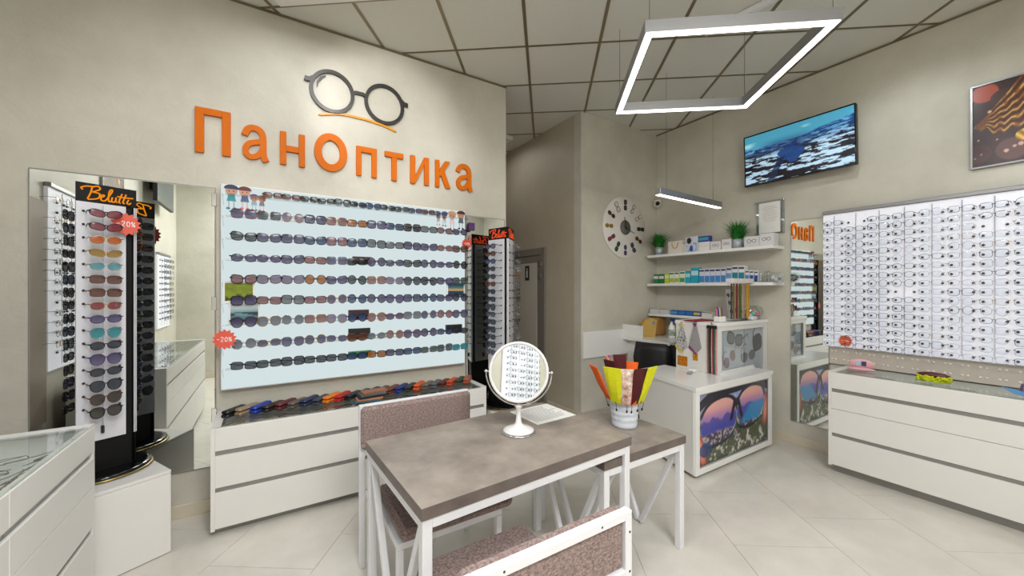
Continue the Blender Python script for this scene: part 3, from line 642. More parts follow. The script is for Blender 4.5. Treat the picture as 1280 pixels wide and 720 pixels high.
# =============================================================== WHITE SPECTACLES BOARDS
def specboard(label,length,z0,z1,loc,rz,cols,rowz,every,where,x0,pitch,lowboard=True):
    t=T('spectacles_board',label,'display board',loc,rz)     # local x along, front faces -y, back at y=0
    TH=.07 if lowboard else .022
    MB().box(0,length,-TH,-.001,z0,z1,.002).build('board',mat('white_lit_board',(236,237,246),.4,emit=.19),t)
    MB().box(-.003,length,-.015-TH,-.001,z1+.001,z1+.03,.003).build('top_rail',ALU,t)
    if lowboard:
        MB().box(.03,length,-.03,-.001,z0-.155,z0-.001).build('perforated_board',mat('beige_perforated_board',(196,186,174),.5,noise=.03),t)
        k=MB()
        for i in range(int(length/.085)):
            for dx in (0,.028):
                for j in (0,1): k.lathe([(.0001,0),(.008,0),(.008,.002),(.0001,.002)],8,M=Matrix.Translation((.05+i*.085+dx,-.030,z0-.045-j*.07))@Matrix.Rotation(PI/2,4,'X'))
        o=k.build('hole_cap',mat('white_plug',(236,232,224),.4),t); o['kind']='stuff'
    nt=int(length/pitch)
    for i in range(nt):
        x=x0+pitch*i
        if x>length-.03: break
        MB().tube([(x,-.015-TH,z1-.02),(x,-.015-TH,z0+.03)],.0025,5).build('holder_rod',mat('frosted_rod',(206,206,214),.3,noise=.02),t)
        k=MB()
        for z in rowz:
            for dx in (-.052,.052): k.ball((x+dx,-TH-.008,z-.002),.0085,8)
        k.build('rubber_cap',mat('rubber_cap',(58,58,62),.5),t)['kind']='stuff'
    M=Matrix.Translation(loc)@Matrix.Rotation(rz,4,'Z')
    rr_=random.Random(11)
    for i in range(cols):
        base=rr_.random()
        for j,z in enumerate(rowz):
            if every and rr_.random()>every: continue
            sh=rr_.choice(['rect','rect','oval','oval','square','round']); 
            dark=(i in (1,2,3)) 
            f_=rr_.choice(['black','grey','black','grey','navy'] if dark and rr_.random()<.85 else ['clear','silver','grey','grey','clear','gold','silver'])
            p=M@Vector((x0+pitch*i,-.055-TH,z)); nm={'clear':'clear plastic','silver':'silver','gold':'gold'}.get(f_,f_)
            put(sh,f_,'black',p,(0,rr_.uniform(-.04,.04),rz+rr_.uniform(-.1,.1)),f'{nm} {SH[sh]} spectacles, {ORD[i]} column, {ORD[j]} from top, {where}',f'spectacles on the {where}',kind='spec',temples='short')
    return t
RW=[2.062-.0655*i for i in range(17)]
specboard('white lit spectacles board along right wall with grey top rail',2.6,.985,2.15,(XE,1.462,0),R(-90),9,RW,.97,'right wall board',.085,.1475)
specboard('white spectacles board on west wall above the left cabinet',1.83,.93,2.19,(XW,.83,0),R(90),12,[2.10-.07*i for i in range(16)],.8,'left wall board',.12,.155,False)
o=MB().box(0,.48,-.02,-.001,.60,2.08,.002).build('perforated_strip',mat('brown_perforated_board',(150,136,124),.5,noise=.03)); tag(o,'brown perforated board at corner beside the west spectacles board','board'); o.location=(XW,2.67,0); o.rotation_euler=(0,0,R(90))
specboard('narrow white spectacles rack near the back of west wall',.7,.95,1.95,(XW,-1.0,0),R(90),4,[1.88-.08*i for i in range(11)],.9,'rear wall rack',.10,.155,False)
# orange star on the right board
burst((4.185,1.30,1.045),R(-90),.05,'orange starburst sticker low on the right spectacles board',(232,96,50),'-%')
# things on the right cabinet top
PK=mat('pink_plush',(226,170,176),.6,noise=.05,scale=50); LG=mat('lime_fluff',(190,200,24),.9,noise=.35,scale=60); 
t=T('glasses_case','pink oval glasses case standing on the right cabinet','case',(4.06,1.16,.826),R(-80))
MB().ball((0,0,.016),.016,24,(5.4,2.2,1)).build('base',PK,t); MB().ball((0,.006,.060),.036,24,(2.2,.36,1)).build('lid',PK,t)
MB().box(-.03,.0,-.012,-.004,.045,.08).build('patch',mat('pale_blue_patch',(170,196,214),.5),t); MB().box(.004,.032,-.012,-.004,.045,.08).build('patch',mat('navy_patch',(60,66,110),.5),t)
t=T('glasses_case','lime green fluffy case with dark red lid on right cabinet','case',(3.99,.745,.826),R(-84))
k=MB(); 
for i in range(260): a=random.uniform(0,6.28); q=random.random()**.4; k.ball((.088*q*math.cos(a),.030*q*math.sin(a),.03+random.uniform(-.018,.018)),random.uniform(.006,.010),5)
k.build('fluffy_body',LG,t); MB().ball((0,.012,.052),.022,20,(3.8,1.2,1)).build('lid',mat('dark_red_lid',(84,20,28),.4),t)
t=T('glasses_case','blue and purple cat-ear case at right end of right cabinet','case',(3.93,.335,.826),R(-70))
k=MB().plate([(-.10,.05),(-.06,.02),(.0,.006),(.08,.0),(.09,.03),(.0,.035),(-.06,.045)],-.03,.03); k.build('base',mat('blue_foam',(84,140,186),.5),t)
MB().plate([(-.03,.03),(-.02,.08),(.02,.095),(.08,.09),(.09,.03)],-.02,.02).build('lid',mat('mauve_foam',(112,84,128),.5),t)
for i in range(9):
    put(rnd.choice(['rect','oval']),rnd.choice(['grey','silver','black']),'black',(3.95+.1*(i%2),1.12-.10*i,.825-.045),(R(75),0,rnd.uniform(-.5,.5)-R(90)),f'spectacles lying under the right cabinet glass, {ORD[i]} from the far end','spectacles in the right showcase',kind='spec')
# =============================================================== TABLES AND CHAIRS
CONC=mat('grey_brown_concrete_laminate',(160,151,141),.42,0,.06,4.6,.03,.4,rgb2=(128,118,109)); EDGE=mat('table_edge_laminate',(112,102,96),.4,0,.08,5,0,.4,rgb2=(92,82,78))
def table(label,loc,ang,L,D,top,th):
    t=T('concrete_top_table',label,'table',(loc[0],loc[1],0),R(ang)); w=.038
    MB().box(0,L,0,D,top-.0012,top,.0005).build('tabletop',CONC,t); MB().box(0,L,0,D,top-th,top-.0013,.001).build('table_edge',EDGE,t)
    z=top-th
    k=MB()
    i=.006
    for y in (i,D-i-w): k.box(i+w,L-i-w,y,y+w,z-w,z,.002)
    for x in (i,L-i-w): k.box(x,x+w,i+w,D-i-w,z-w,z,.002)
    k.build('frame_rail',WMET,t)
    for x in (i,L-i-w):
        for y in (i,D-i-w): MB().box(x,x+w,y,y+w,0,z,.003).build('leg',WMET,t)
        for y in (i+w,D-i-w): MB().bar((x+w/2,y,z-w*1.1),(x+w/2,D/2+(-.012 if y<D/2 else .012),.012),w*.75).build('brace',WMET,t)
    return t
table('larger concrete-topped table with white frame in the foreground',(.430,1.272),3.3,1.118,.712,.75,.045)
table('smaller lower concrete-topped table nested under the larger one at right',(1.376,1.358),0,.652,.62,.65,.045)
FAB=mat('mauve_brown_felt_upholstery',(160,142,136),.9,0,.12,95,.35,.2,rgb2=(112,94,92),stretch=(1,1,1.6))
def chair(label,loc,rz,W,D,zs,zt,zb,sl=.055,sr=.055):
    """seat centre at origin, backrest at +y"""
    t=T('upholstered_chair',label,'chair',loc,rz); w=.03; h=W/2; d=D/2
    for sx in (-1,1):
        x=sx*(h-w/2)
        MB().box(x-w/2,x+w/2,d-w,d,0,zt,.003).build('rear_leg',WMET,t)
        xs_=sx*(h-.075); MB().box(xs_-w/2,xs_+w/2,-d,-d+w,0,zs-.085,.003).build('front_leg',WMET,t)
        MB().box(xs_-w/2,xs_+w/2,-d+w,d-w,zs-.085,zs-.055,.002).build('seat_rail',WMET,t)
    MB().box(-h+.06,h-.06,-d,-d+w,zs-.085+.001,zs-.054,.002).build('seat_rail',WMET,t)
    MB().box(-h+w,h-w,d-w,d,zs-.085,zs-.055,.002).build('seat_rail',WMET,t)
    MB().box(-h+sl,h-sr,-d-.02,d-w-.045,zs-.054,zs,.02).build('seat',FAB,t)
    MB().box(-h+w,h-w,d-w,d,zt-w,zt,.003).build('back_rail',WMET,t)
    MB().box(-h+w,h-w,d-w,d,zb,zb+w,.003).build('back_rail',WMET,t)
    MB().box(-h+w+.002,h-w-.002,d-w+.006,d-.014,zb+w+.002,zt-w-.002,.003).build('back_panel',FAB,t)
    MB().box(-h+.004,h-.004,d-w-.04,d-w-.001,zb-.0,zt-.004,.014).build('backrest',FAB,t)
    for sx in (-1,1):
        for z in (zb+.02,zt-.07): MB().ball((sx*(h-.012),d,z),.0045,6,(1,.4,1)).build('bolt',BLK,t)
    for x in (-h*.55,h*.62): 
        MB().ball((x,d,zt-.015),.004,6,(1,.4,1)).build('bolt',BLK,t); MB().ball((x,d,zb+.015),.004,6,(1,.4,1)).build('bolt',BLK,t)
    return t
chair('mauve upholstered chair behind the big table, facing the camera',(.715,1.93,0),R(0),.64,.54,.455,.872,.645,.078,.0)
chair('mauve upholstered chair in front, its framed back towards the camera',(.71,1.150,0),R(180),.61,.55,.455,.765,.545)
# =============================================================== THINGS ON THE TABLES
t=T('round_mirror','round white tabletop mirror on a pedestal, on the bigger table','mirror',(1.09,1.687,.7505),0)
MB().lathe([(.001,0),(.088,0),(.09,.004),(.086,.008),(.001,.008)],40).build('chrome_foot_ring',CHROME,t)
MB().lathe([(.001,.0085),(.082,.0085),(.079,.014),(.055,.026),(.026,.036),(.016,.05),(.012,.09),(.014,.125),(.019,.132),(.019,.14),(.006,.146)],32).build('pedestal',mat('white_enamel',(228,226,224),.25,noise=.01),t)
RM=Matrix.Translation((0,0,.312))@Matrix.Rotation(R(-129.6+90),4,'Z')@Matrix.Rotation(R(-9),4,'X')
k=MB(); path=[(.150*math.cos(R(a)),0,.150*math.sin(R(a))) for a in range(0,360,9)]; k.tube(path,.0085,8,closed=True); k.xf(RM); k.build('rim',mat('white_enamel',(0,0,0)),t)
k=MB().lathe([(.0001,-.002),(.143,-.002),(.143,.002),(.0001,.002)],48,M=Matrix.Rotation(PI/2,4,'X'),sm=False); k.xf(RM); k.build('mirror_disc',MIRROR,t)
k=MB(); k.tube([(.172*math.cos(R(a)),.0,.172*math.sin(R(a))) for a in range(180,361,9)],.0045,6); 
for sx in (-1,1): k.ball((sx*.172,0,0),.010,8); k.tube([(sx*.172,0,0),(sx*.152,0,0)],.004,6)
k.xf(Matrix.Translation((0,0,.312))@Matrix.Rotation(R(-129.6+90),4,'Z')); k.build('fork',CHROME,t)
PAPER=mat('white_paper',(236,236,232),.6,noise=.01); TXT=mat('grey_print',(120,122,126),.6)
def paper(name,label,x,y,w,h,rz,z,lines=16):
    t=T(name,label,'paper',(x,y,z),R(rz)); sh_=MB().box(-w/2,w/2,-h/2,h/2,0,.0012).build('sheet',PAPER,t)
    k=MB(); r_=random.Random(5)
    for i in range(lines): yy=h/2-.025-i*(h-.05)/lines; k.box(-w/2+.02,w/2-.02-r_.random()*.06,yy,yy+.003,.0012,.0015)
    o=k.build('text_lines',TXT,t); o['kind']='stuff'; o.parent=sh_; return t
paper('price_sheet','printed white sheet lying beyond the round mirror on table',1.372,1.86,.29,.27,3,.7503)
POT=mat('white_ceramic',(222,228,238),.3,noise=.01); VX,VY=1.848,1.655
prof=[(.001,0),(.068,0),(.074,.006)]
for i in range(7): z=.012+i*.034; r=.074+.0033*i; prof+=[(r+.0022,z+.004),(r+.0030,z+.016),(r+.0012,z+.030)]
prof+=[(.099,.25),(.094,.25),(.070,.02),(.001,.02)]
k=MB().lathe(prof,40); o=k.build('ribbed_vase',POT); tag(o,'white ribbed ceramic pot full of cloth pouches on lower table','vase',None,(VX,VY,.6505))
def pouch(dx,dz,ang,tilt,c,label,w0=.045,w1=.075,L=.30,pat=None):
    """pouch standing in the pot: dx/dy offset of its foot, ang = compass direction it leans to"""
    t=T('cloth_pouch',label,'pouch',(VX+dx[0],VY+dx[1],.6505+dz),0,'cloth pouches standing in the white pot'); t.rotation_euler=(0,0,R(ang))
    m=mat('felt_%d_%d_%d'%c,c,.85,noise=.10,scale=120,bump=.1) if not pat else pat
    # local: leans towards -y
    M=Matrix.Rotation(R(tilt),4,'X')
    k=MB(); n=6; vs=[];fs=[]
    for i in range(n+1):
        q=i/n; ww=(w0+(w1-w0)*q)/2; zz=q*L; b=.010*math.sin(PI*q)+.003
        for sx in (-1,-.5,0,.5,1):
            for sy in (-1,1): vs.append((sx*ww,sy*(b if abs(sx)<.9 else .003)-.0,zz+(.0 if abs(sx)<.9 else 0)))
    for i in range(n):
        for j in range(4):
            a=i*10+j*2; fs+=[(a,a+2,a+12,a+10),(a+1,a+11,a+13,a+3)]
        fs+=[(i*10,i*10+10,i*10+11,i*10+1),(i*10+8,i*10+9,i*10+19,i*10+18)]
    for j in range(4): a=n*10+j*2; fs+=[(a,a+2,a+3,a+1)]; a=j*2; fs+=[(a,a+1,a+3,a+2)]
    k.add(vs,fs); k.xf(M); k.build('pouch_body',m,t)
    if dz>.1:
        k=MB(); k.tube([(0,-.01,.012),(.006,-.016,.0),(.004,-.018,-.03)],.0016,5); k.ball((.004,-.018,-.036),.006,6,(1,1,1.6)); k.xf(M); k.build('cord',BLK,t)
    return t
YL=(214,214,20); MR=(74,12,18); OR=(226,96,22); MG=(196,52,150); YO=(230,190,20)
FLOW=mat('patterned_cloth',(236,226,214),.8,0,.1,26,0,.3,rgb2=(150,60,20))
fw=-122   # compass of the camera side
# front pouches hang outside the rim: foot at rim height, leaning out
def rim(a,r=.108): return (r*math.cos(R(a)),r*math.sin(R(a)))
for a,tl,c,lab,dz,L in [(-163,15,YL,'yellow pouch at front left of the pot',.165,.225),(-101,15,MR,'dark maroon pouch at front right of the pot',.165,.225),(-78,19,YL,'yellow pouch leaning far right in the pot',.165,.235),
                     (160,26,OR,'orange pouch leaning furthest left in the pot',.175,.225),(-121,9,OR,'orange pouch between the patterned and maroon ones',.16,.21)]:
    pouch(rim(a),dz,a+90,tl,c,lab,L=L,w0=.068,w1=.112)
pouch(rim(-134,.118),.165,-134+90,8,(1,1,1),'white patterned pouch at front centre of the pot',pat=FLOW,L=.215,w0=.05,w1=.085)
for a,tl,c,lab in [(120,10,MG,'magenta pouch at back of the pot'),(60,8,MR,'maroon pouch at back right of the pot'),(178,15,MR,'dark maroon pouch at left of the pot'),(145,10,YO,'golden yellow pouch behind the magenta one'),(20,16,OR,'small orange pouch at back right of the pot')]:
    pouch((.055*math.cos(R(a)),.055*math.sin(R(a))),.135,a+90,tl,c,lab,L=.29 if c!=OR else .25,w0=.05,w1=.085)
# =============================================================== RECEPTION COUNTER
t=T('reception_counter','white reception counter with glazed spectacles front and large poster','counter',(2.8,1.8,0))
low=[(2.80,1.80),(4.0,1.80),(4.0,1.97),(3.38,1.97),(3.38,2.5),(2.98,2.5)]
def inset(p,d): 
    cx=sum(a[0] for a in p)/len(p); cy=sum(a[1] for a in p)/len(p); return p
MB().prism([(2.802,1.815),(3.998,1.815),(3.998,1.97),(3.40,1.97),(3.40,2.49),(2.985,2.49)][::1],.03,.69).build('lower_body',WHITE,t,True)
MB().prism([(2.86,1.88),(3.95,1.88),(3.95,1.96),(3.40,1.96),(3.40,2.45),(3.02,2.45)],0,.03).build('plinth',GROOVE,t,True)
MB().prism([(2.79,1.785),(4.01,1.785),(4.01,1.948),(3.379,1.948),(3.379,2.5),(2.972,2.5)],.69,.722).build('worktop',WHITE2,t,True)
MB().box(2.80,2.85,1.79,1.815,.03,.69).box(3.95,4.0,1.79,1.815,.03,.69).box(2.85,3.95,1.79,1.815,.03,.075).box(2.85,3.95,1.79,1.815,.66,.69).build('poster_surround',WHITE2,t,True)
for a,b,c,d in ((2.85,2.862,.075,.66),(3.938,3.95,.075,.66),(2.862,3.938,.075,.087),(2.862,3.938,.648,.66)): MB().box(a,b,1.80,1.815,c,d).build('poster_bead',ALU,t,True)
def f_poster(U,V):
    W=1.075;Hh=.56; x=U*W;y=V*Hh
    n1=vnoise(U,V,10,21,5,2,1); n2=vnoise(U,V,24,22,4,2,1)
    C=mixc(col(150,150,176),col(70,110,196),ss(.2,1,U*.7+V*.3)+0*U); C=mixc(C,col(206,200,214)*np.ones(3),np.clip(n1-.45,0,1)*1.6)
    rock=mixc(mixc(col(92,104,66),col(60,66,58),n2),col(206,202,196)*np.ones(3),ss(.52,.66,n1*.6+n2*.4)); C=mixc(C,rock,ss(.62,.5,V+.12*(n1-.5)))
    C=mixc(C,col(56,48,72)*np.ones(3),ss(.2,.1,np.abs(U-.45))*ss(.55,.3,V)*ss(.15,.3,V)*.4)
    def lens(cx,cz,rx,rz,sk):
        X=(x-cx)/rx; Z=(y-cz-sk*(x-cx))/rz; return np.abs(X)**2.4+np.abs(Z)**2.4
    for (cx,cz,rx,rz,sk,bl) in ((.29,.31,.255,.175,.10,0),(.79,.365,.225,.165,.12,1)):
        d=lens(cx,cz,rx,rz,sk); lz=np.clip((y-cz+rz)/(2*rz),0,1)
        L_=mixc(col(44,70,176),col(226,170,160),ss(.35,.8,lz)+0*U); L_=mixc(L_,col(178,120,176)*np.ones(3),ss(.3,.0,np.abs(lz-.62))*.6)
        ridge=.50+.42*(vnoise(U+bl*.3,0*V+.3,11,55,4)-.35); L_=mixc(L_,mixc(col(58,70,170),col(96,80,150),n2),ss(ridge+.02,ridge-.04,lz)*.85)
        L_=mixc(L_,mixc(col(66,58,84),col(176,160,160),ss(.45,.6,n2)),ss(.34,.24,lz+.05*n1))
        if bl: L_=mixc(L_,col(40,136,196)*np.ones(3),ss(.0,.08,(x-.62)*.75+.12-(y-.16)*.9)*ss(.62,.5,lz)*ss(.0,.08,lz-.05)*.9)
        C=mixc(C,L_,ss(1.06,.98,d)); C=mixc(C,col(190,206,226)*np.ones(3),ss(.10,.03,np.abs(d-1.08))*ss(.5,.2,lz)*.9)
        C=mixc(C,col(36,38,50)*np.ones(3),ss(.24,.16,np.abs(d-1.2))*(1-ss(.0,.18,lz-.0)*ss(.72,.6,lz)))
    br=.47+.085*np.sin((x)/W*PI)+.05*(x/W)-.018*np.cos((x-.54)*9); C=mixc(C,col(38,36,50)*np.ones(3),ss(.045,.034,np.abs(y-br+.01)))
    C=mixc(C,col(38,36,52)*np.ones(3),ss(.028,.018,np.abs(np.abs(x-.555)-.02-(.46-y)*.38))*ss(.47,.45,y)*ss(.27,.30,y))
    for fx,fz,rx,rz,sl in ((.03,.12,.06,.17,.35),(1.06,.30,.055,.17,-.2)):
        d=((x-fx+sl*(y-fz))/rx)**2+((y-fz)/rz)**2; C=mixc(C,mixc(col(150,66,56),col(226,140,116),ss(0,1,1-d)),ss(1.05,.9,d))
    d=((x-.10)/.09)**2+((y-.11)/.06)**2; C=mixc(C,mixc(col(30,40,80),col(60,90,160),n2),ss(1.1,.8,d)*.85)
    return C
o=picture('poster_print',f_poster,1.078,.563,170,90,INKG,t,(0,0,0)); o.location=(.60,.008,.086)
# riser
MB().box(3.38,3.44,1.95,2.37,.723,1.15).build('riser_side',WHITE,t,True)
MB().box(3.44,4.20,1.975,2.37,.03,1.15).build('riser_body',mat('riser_core',(216,218,222),.5,noise=.02),t,True)
MB().box(3.375,4.262,1.94,2.38,1.151,1.185,.002).build('riser_top',WHITE2,t,True)
MB().box(4.20,4.262,1.95,2.37,.12,1.15).box(3.44,4.20,1.95,1.975,1.11,1.15).box(4.01,4.20,1.95,1.975,.12,.17).build('riser_frame',WHITE,t,True)
MB().box(3.44,3.998,1.95,1.975,.723,.75).build('riser_frame',WHITE,t,True)
MB().box(4.01,4.262,1.965,2.37,0,.119).build('riser_plinth',GREYM,t,True)
MB().box(3.441,4.199,1.960,1.963,.751,1.109).box(4.002,4.199,1.960,1.963,.171,.751).build('riser_glass',LENSC,t,True)
PR={'k':mat('print_black',(48,48,52),.5),'g':mat('print_grey',(120,120,126),.5),'m':mat('print_mauve',(140,100,112),.5),'b':mat('print_blue',(92,104,116),.5)}
def printed(px0,px1,pyc,f_,l_,sh,rot=0,tem=1):
    a=onY(px0,pyc,1.974); b=onY(px1,pyc,1.974); w_=(b.x-a.x); s=w_/.125; c=(a+b)/2
    M=Matrix.Translation((c.x,1.9745,c.z))@Matrix.Rotation(R(rot),4,'Y')@Matrix.Scale(s,4)
    k=MB(); q=MB()
    for sd in (-1,1):
        k.stroke([(x,z) for x,z in outline(sh,sd,16)],.006 if f_=='k' else .003,.0006/s,closed=True)
        q.plate([(x,z) for x,z in outline(sh,sd,16)][::-1],-.0004/s,0)
    k.stroke([(-.008,.006),(0,.009),(.008,.006)],.004,.0006/s)
    if tem:
        k.stroke([(-.062,.010),(-.05,.045),(-.02,.062),(-.005,.05)],.004,.0006/s); k.stroke([(.062,.010),(.10,.04),(.11,.02)],.004,.0006/s)
    k.xf(M); fo=k.build('printed_frame',PR[f_],t,True); q.xf(M); q.build('printed_lens',PR[l_],t,True).parent=fo
printed(909,928,424,'k','g','cat',12); printed(941,963,424,'k','k','square',-14); printed(926,944,445,'g','g','oval',-6); printed(904,920,449,'m','m','round',-30); printed(957,972,448,'k','b','pilot',-12)
printed(965,973,466,'m','b','cat',-10,0); printed(965,971,488,'k','g','oval',0,0); printed(965,971,505,'k','g','oval',0,0); printed(964,972,526,'k','k','pilot',20,0)
MB().box(3.41,3.99,1.940,1.949,.723,.735).build('worktop_upstand',WHITE2,t,True)
# things hanging on the counter's side (plane x=3.38)
def hang(name,label,catg,px,ptop,pbot,wid,m,shape='cloth',m2=None):
    a=onX(px,ptop,3.37); b=onX(px,pbot,3.37); h=a.z-b.z
    t=T(name,label,catg,(3.376,a.y,a.z),R(-90))
    MB().ball((0,-.006,.0),.012,8,(1,.4,1.2)).build('hook',CHROME,t)
    if shape=='cloth':
        MB().plate([(-.01,-.01),(.012,-.01),(wid*.35,-h*.5),(wid*.5,-h*.8),(wid*.1,-h),(-wid*.5,-h*.75),(-wid*.3,-h*.4)][::-1],-.012,-.002).build('cloth',m,t)
        if m2: MB().plate([(-wid*.5,-h*.75),(wid*.1,-h),(wid*.1,-h*1.06),(-wid*.55,-h*.86)],-.0115,-.002).plate([(-.02,0),(.015,0),(.01,-.03),(-.012,-.03)],-.013,-.002).build('cloth_edge',m2,t)
    else:
        cols_=[(196,90,100),(40,90,60),(30,30,32),(214,150,160),(120,30,40),(60,110,80),(206,120,130)]
        MB().box(-wid*.55,wid*.55,-.02,-.004,-.05,-.02,.004).build('header_card',BLK,t)
        for i,c in enumerate(cols_): x=-wid*.45+i*wid*.15; MB().tube([(x,-.010,-.04),(x,-.013,-h*.5),(x+.002,-.010,-h)],.0055,6).build('cord',mat('cord_%d'%i,c,.6,noise=.2,scale=90),t)
    return t
hang('lens_cloth','black and white squiggle-patterned cloth hanging on the counter side','cloth',852,404,439,.12,mat('squiggle_cloth',(226,226,226),.8,0,.05,70,0,.3,rgb2=(40,40,44)),m2=mat('cloth_yellow',(214,190,50),.7))
hang('lens_cloth','grey cloth with purple edge hanging in middle of counter side','cloth',869,404,441,.12,mat('grey_cloth',(150,146,148),.8,noise=.08,scale=60),m2=mat('cloth_purple',(130,40,110),.7))
hang('cord_bundle','bundle of pink, green and black spectacle cords hanging at counter corner','cord',890,404,467,.085,None,'cords')
def sidecard(px0,px1,p0,p1,c,label,th=.004):
    a=onX(px0,p0,3.375); b=onX(px1,p1,3.375)
    o=MB().box(-(abs(a.y-b.y))/2,(abs(a.y-b.y))/2,-th,0,b.z-a.z,0).build('small_card',mat('card_%d_%d'%(c[0],c[1]),c,.4,0,.1,60,0,.4,rgb2=tuple(int(v*.6) for v in c))); tag(o,label,'card',None,(3.378,(a.y+b.y)/2,a.z)); o.rotation_euler=(0,0,R(-90))
sidecard(847,859,444,458,(226,140,20),'orange printed card low on the counter side'); sidecard(866,872,441,451,(230,160,30),'small amber tag on the counter side'); 
t=T('eyeglass_tray','small white and grey gadget lying on the counter worktop','gadget',tuple(onZ(864,466,.7225)),R(20))
MB().box(-.09,.0,-.02,.02,0,.02,.008).build('grey_end',mat('grey_gadget',(150,152,156),.4),t); MB().box(.0,.08,-.035,.035,0,.03,.012).build('white_end',WHITE2,t)
# on the riser top
YR=2.02
def rx(px): return onY(px,380,YR).x
o=MB().box(-.15,.14,-.07,.07,0,.008,.001).build('red_folder',mat('red_folder',(140,24,34),.5,noise=.05)); tag(o,'dark red folder lying on the counter riser','folder',None,(3.50,2.20,1.186))
o=MB().box(-.15,.15,-.1,.1,0,.003).build('paper_stack',PAPER); tag(o,'loose white papers on the left of the counter riser','paper',None,(3.56,2.24,1.186))
t=T('pen_cup','white cup of coloured pens on the counter riser','cup',(3.53,2.02,1.1865))
k=MB().box(-.05,.05,-.03,.03,0,.05,.004); k.build('cup',WHITE2,t)
for i,(c,x) in enumerate([((236,120,130),-.038),((28,32,70),-.026),((60,60,150),-.008),((236,210,50),.004),((120,190,90),.012),((170,50,150),.03),((90,40,120),.042)]):
    MB().tube([(x,0,.03),(x*1.1-.004,.004,.11+.01*(i%3)),(x*1.15,.01,.125+.01*(i%2))],.0045,6).build('pen',mat('pen_%d'%i,c,.4,noise=.02),t)
CS=1.62
t=T('chain_display','clear stand hung with gold, green and brown spectacle chains','chain display',(3.84,2.00,1.1865))
MB().box(-.18,.18,-.04,.04,0,.006,.001).build('base',ACRY,t); MB().box(-.185,.185,-.035,.035,.36,.405,.004).build('header_block',mat('frosted_header',(222,214,214),.4,noise=.06,scale=30),t)
for x in (-.17,.17): MB().tube([(x,.02,.005),(x,.02,.361)],.004,6).build('post',ACRY,t)
for i,(x,c) in enumerate([(-.105,(60,56,50)),(-.085,(120,104,70)),(-.07,(150,130,90)),(-.048,(120,40,24)),(-.038,(150,70,30)),(-.015,(60,96,30)),(-.003,(84,110,44)),(.02,(190,170,150)),(.036,(170,140,130)),(.062,(196,150,40)),(.074,(214,170,50)),(.088,(200,150,30))]):
    k=MB(); 
    for j in range(23): k.ball((x*CS,-.01,.03+j*.0145),.0078,5,(1,1,1.1))
    k.build('chain',mat('chain_%d'%i,c,.35,.3,noise=.1,scale=80),t)
t=T('counter_card','white card display with round sunglasses photos behind the chains','card',(4.10,2.20,1.1865))
k=MB().plate([(-.10,0),(.11,0),(.07,.30),(-.08,.30)],-.004,.0); k.xf(Matrix.Rotation(R(-8),4,'X')); k.build('card',mat('pale_card',(206,204,206),.5,noise=.03),t)
for i,(x,z) in enumerate([(-.05,.24),(.03,.25),(-.045,.16),(.04,.165),(-.03,.07),(.06,.08)]):
    k=MB().plate([(x+.028*math.cos(2*PI*a/14),z+.022*math.sin(2*PI*a/14)) for a in range(14)],-.0055,-.003); k.xf(Matrix.Rotation(R(-8),4,'X')); k.build('printed_lens',mat('lens_print_%d'%(i%3),[(96,60,50),(60,50,60),(110,80,70)][i%3],.4,noise=.1),t)
t=T('glass_bowl','clear glass bowl of colourful knick-knacks on the counter riser','bowl',(4.13,2.06,1.1865))
MB().lathe([(.001,0),(.08,0),(.112,.035),(.125,.075),(.112,.115),(.095,.13),(.094,.127),(.109,.112),(.121,.075),(.108,.037),(.076,.005),(.001,.005)],28).build('bowl',GLASS,t)
rb=random.Random(8)
for i,c in enumerate([(206,120,130),(120,190,160),(226,110,40),(230,200,180),(60,90,150),(220,210,220),(160,50,60),(100,200,200),(240,230,225),(200,150,60),(220,120,150),(90,110,90),(226,226,230),(150,90,150)]):
    a=i*2.4; r=.078*((i+.5)/14)**.5; q=(i%3)/3
    MB().ball((r*math.cos(a),r*math.sin(a),.034+q*.05),.030,8,(1,.8,.8)).build('trinket',mat('trinket_%d'%i,c,.5,noise=.2,scale=40),t)
o=MB().box(-.05,.05,-.03,.03,0,.035,.012).build('tissue',mat('white_tissue',(230,226,228),.8,bump=.4,scale=30)); tag(o,'crumpled white tissue packet on the riser beside the chains','packet',None,(4.02,1.975,1.1865))
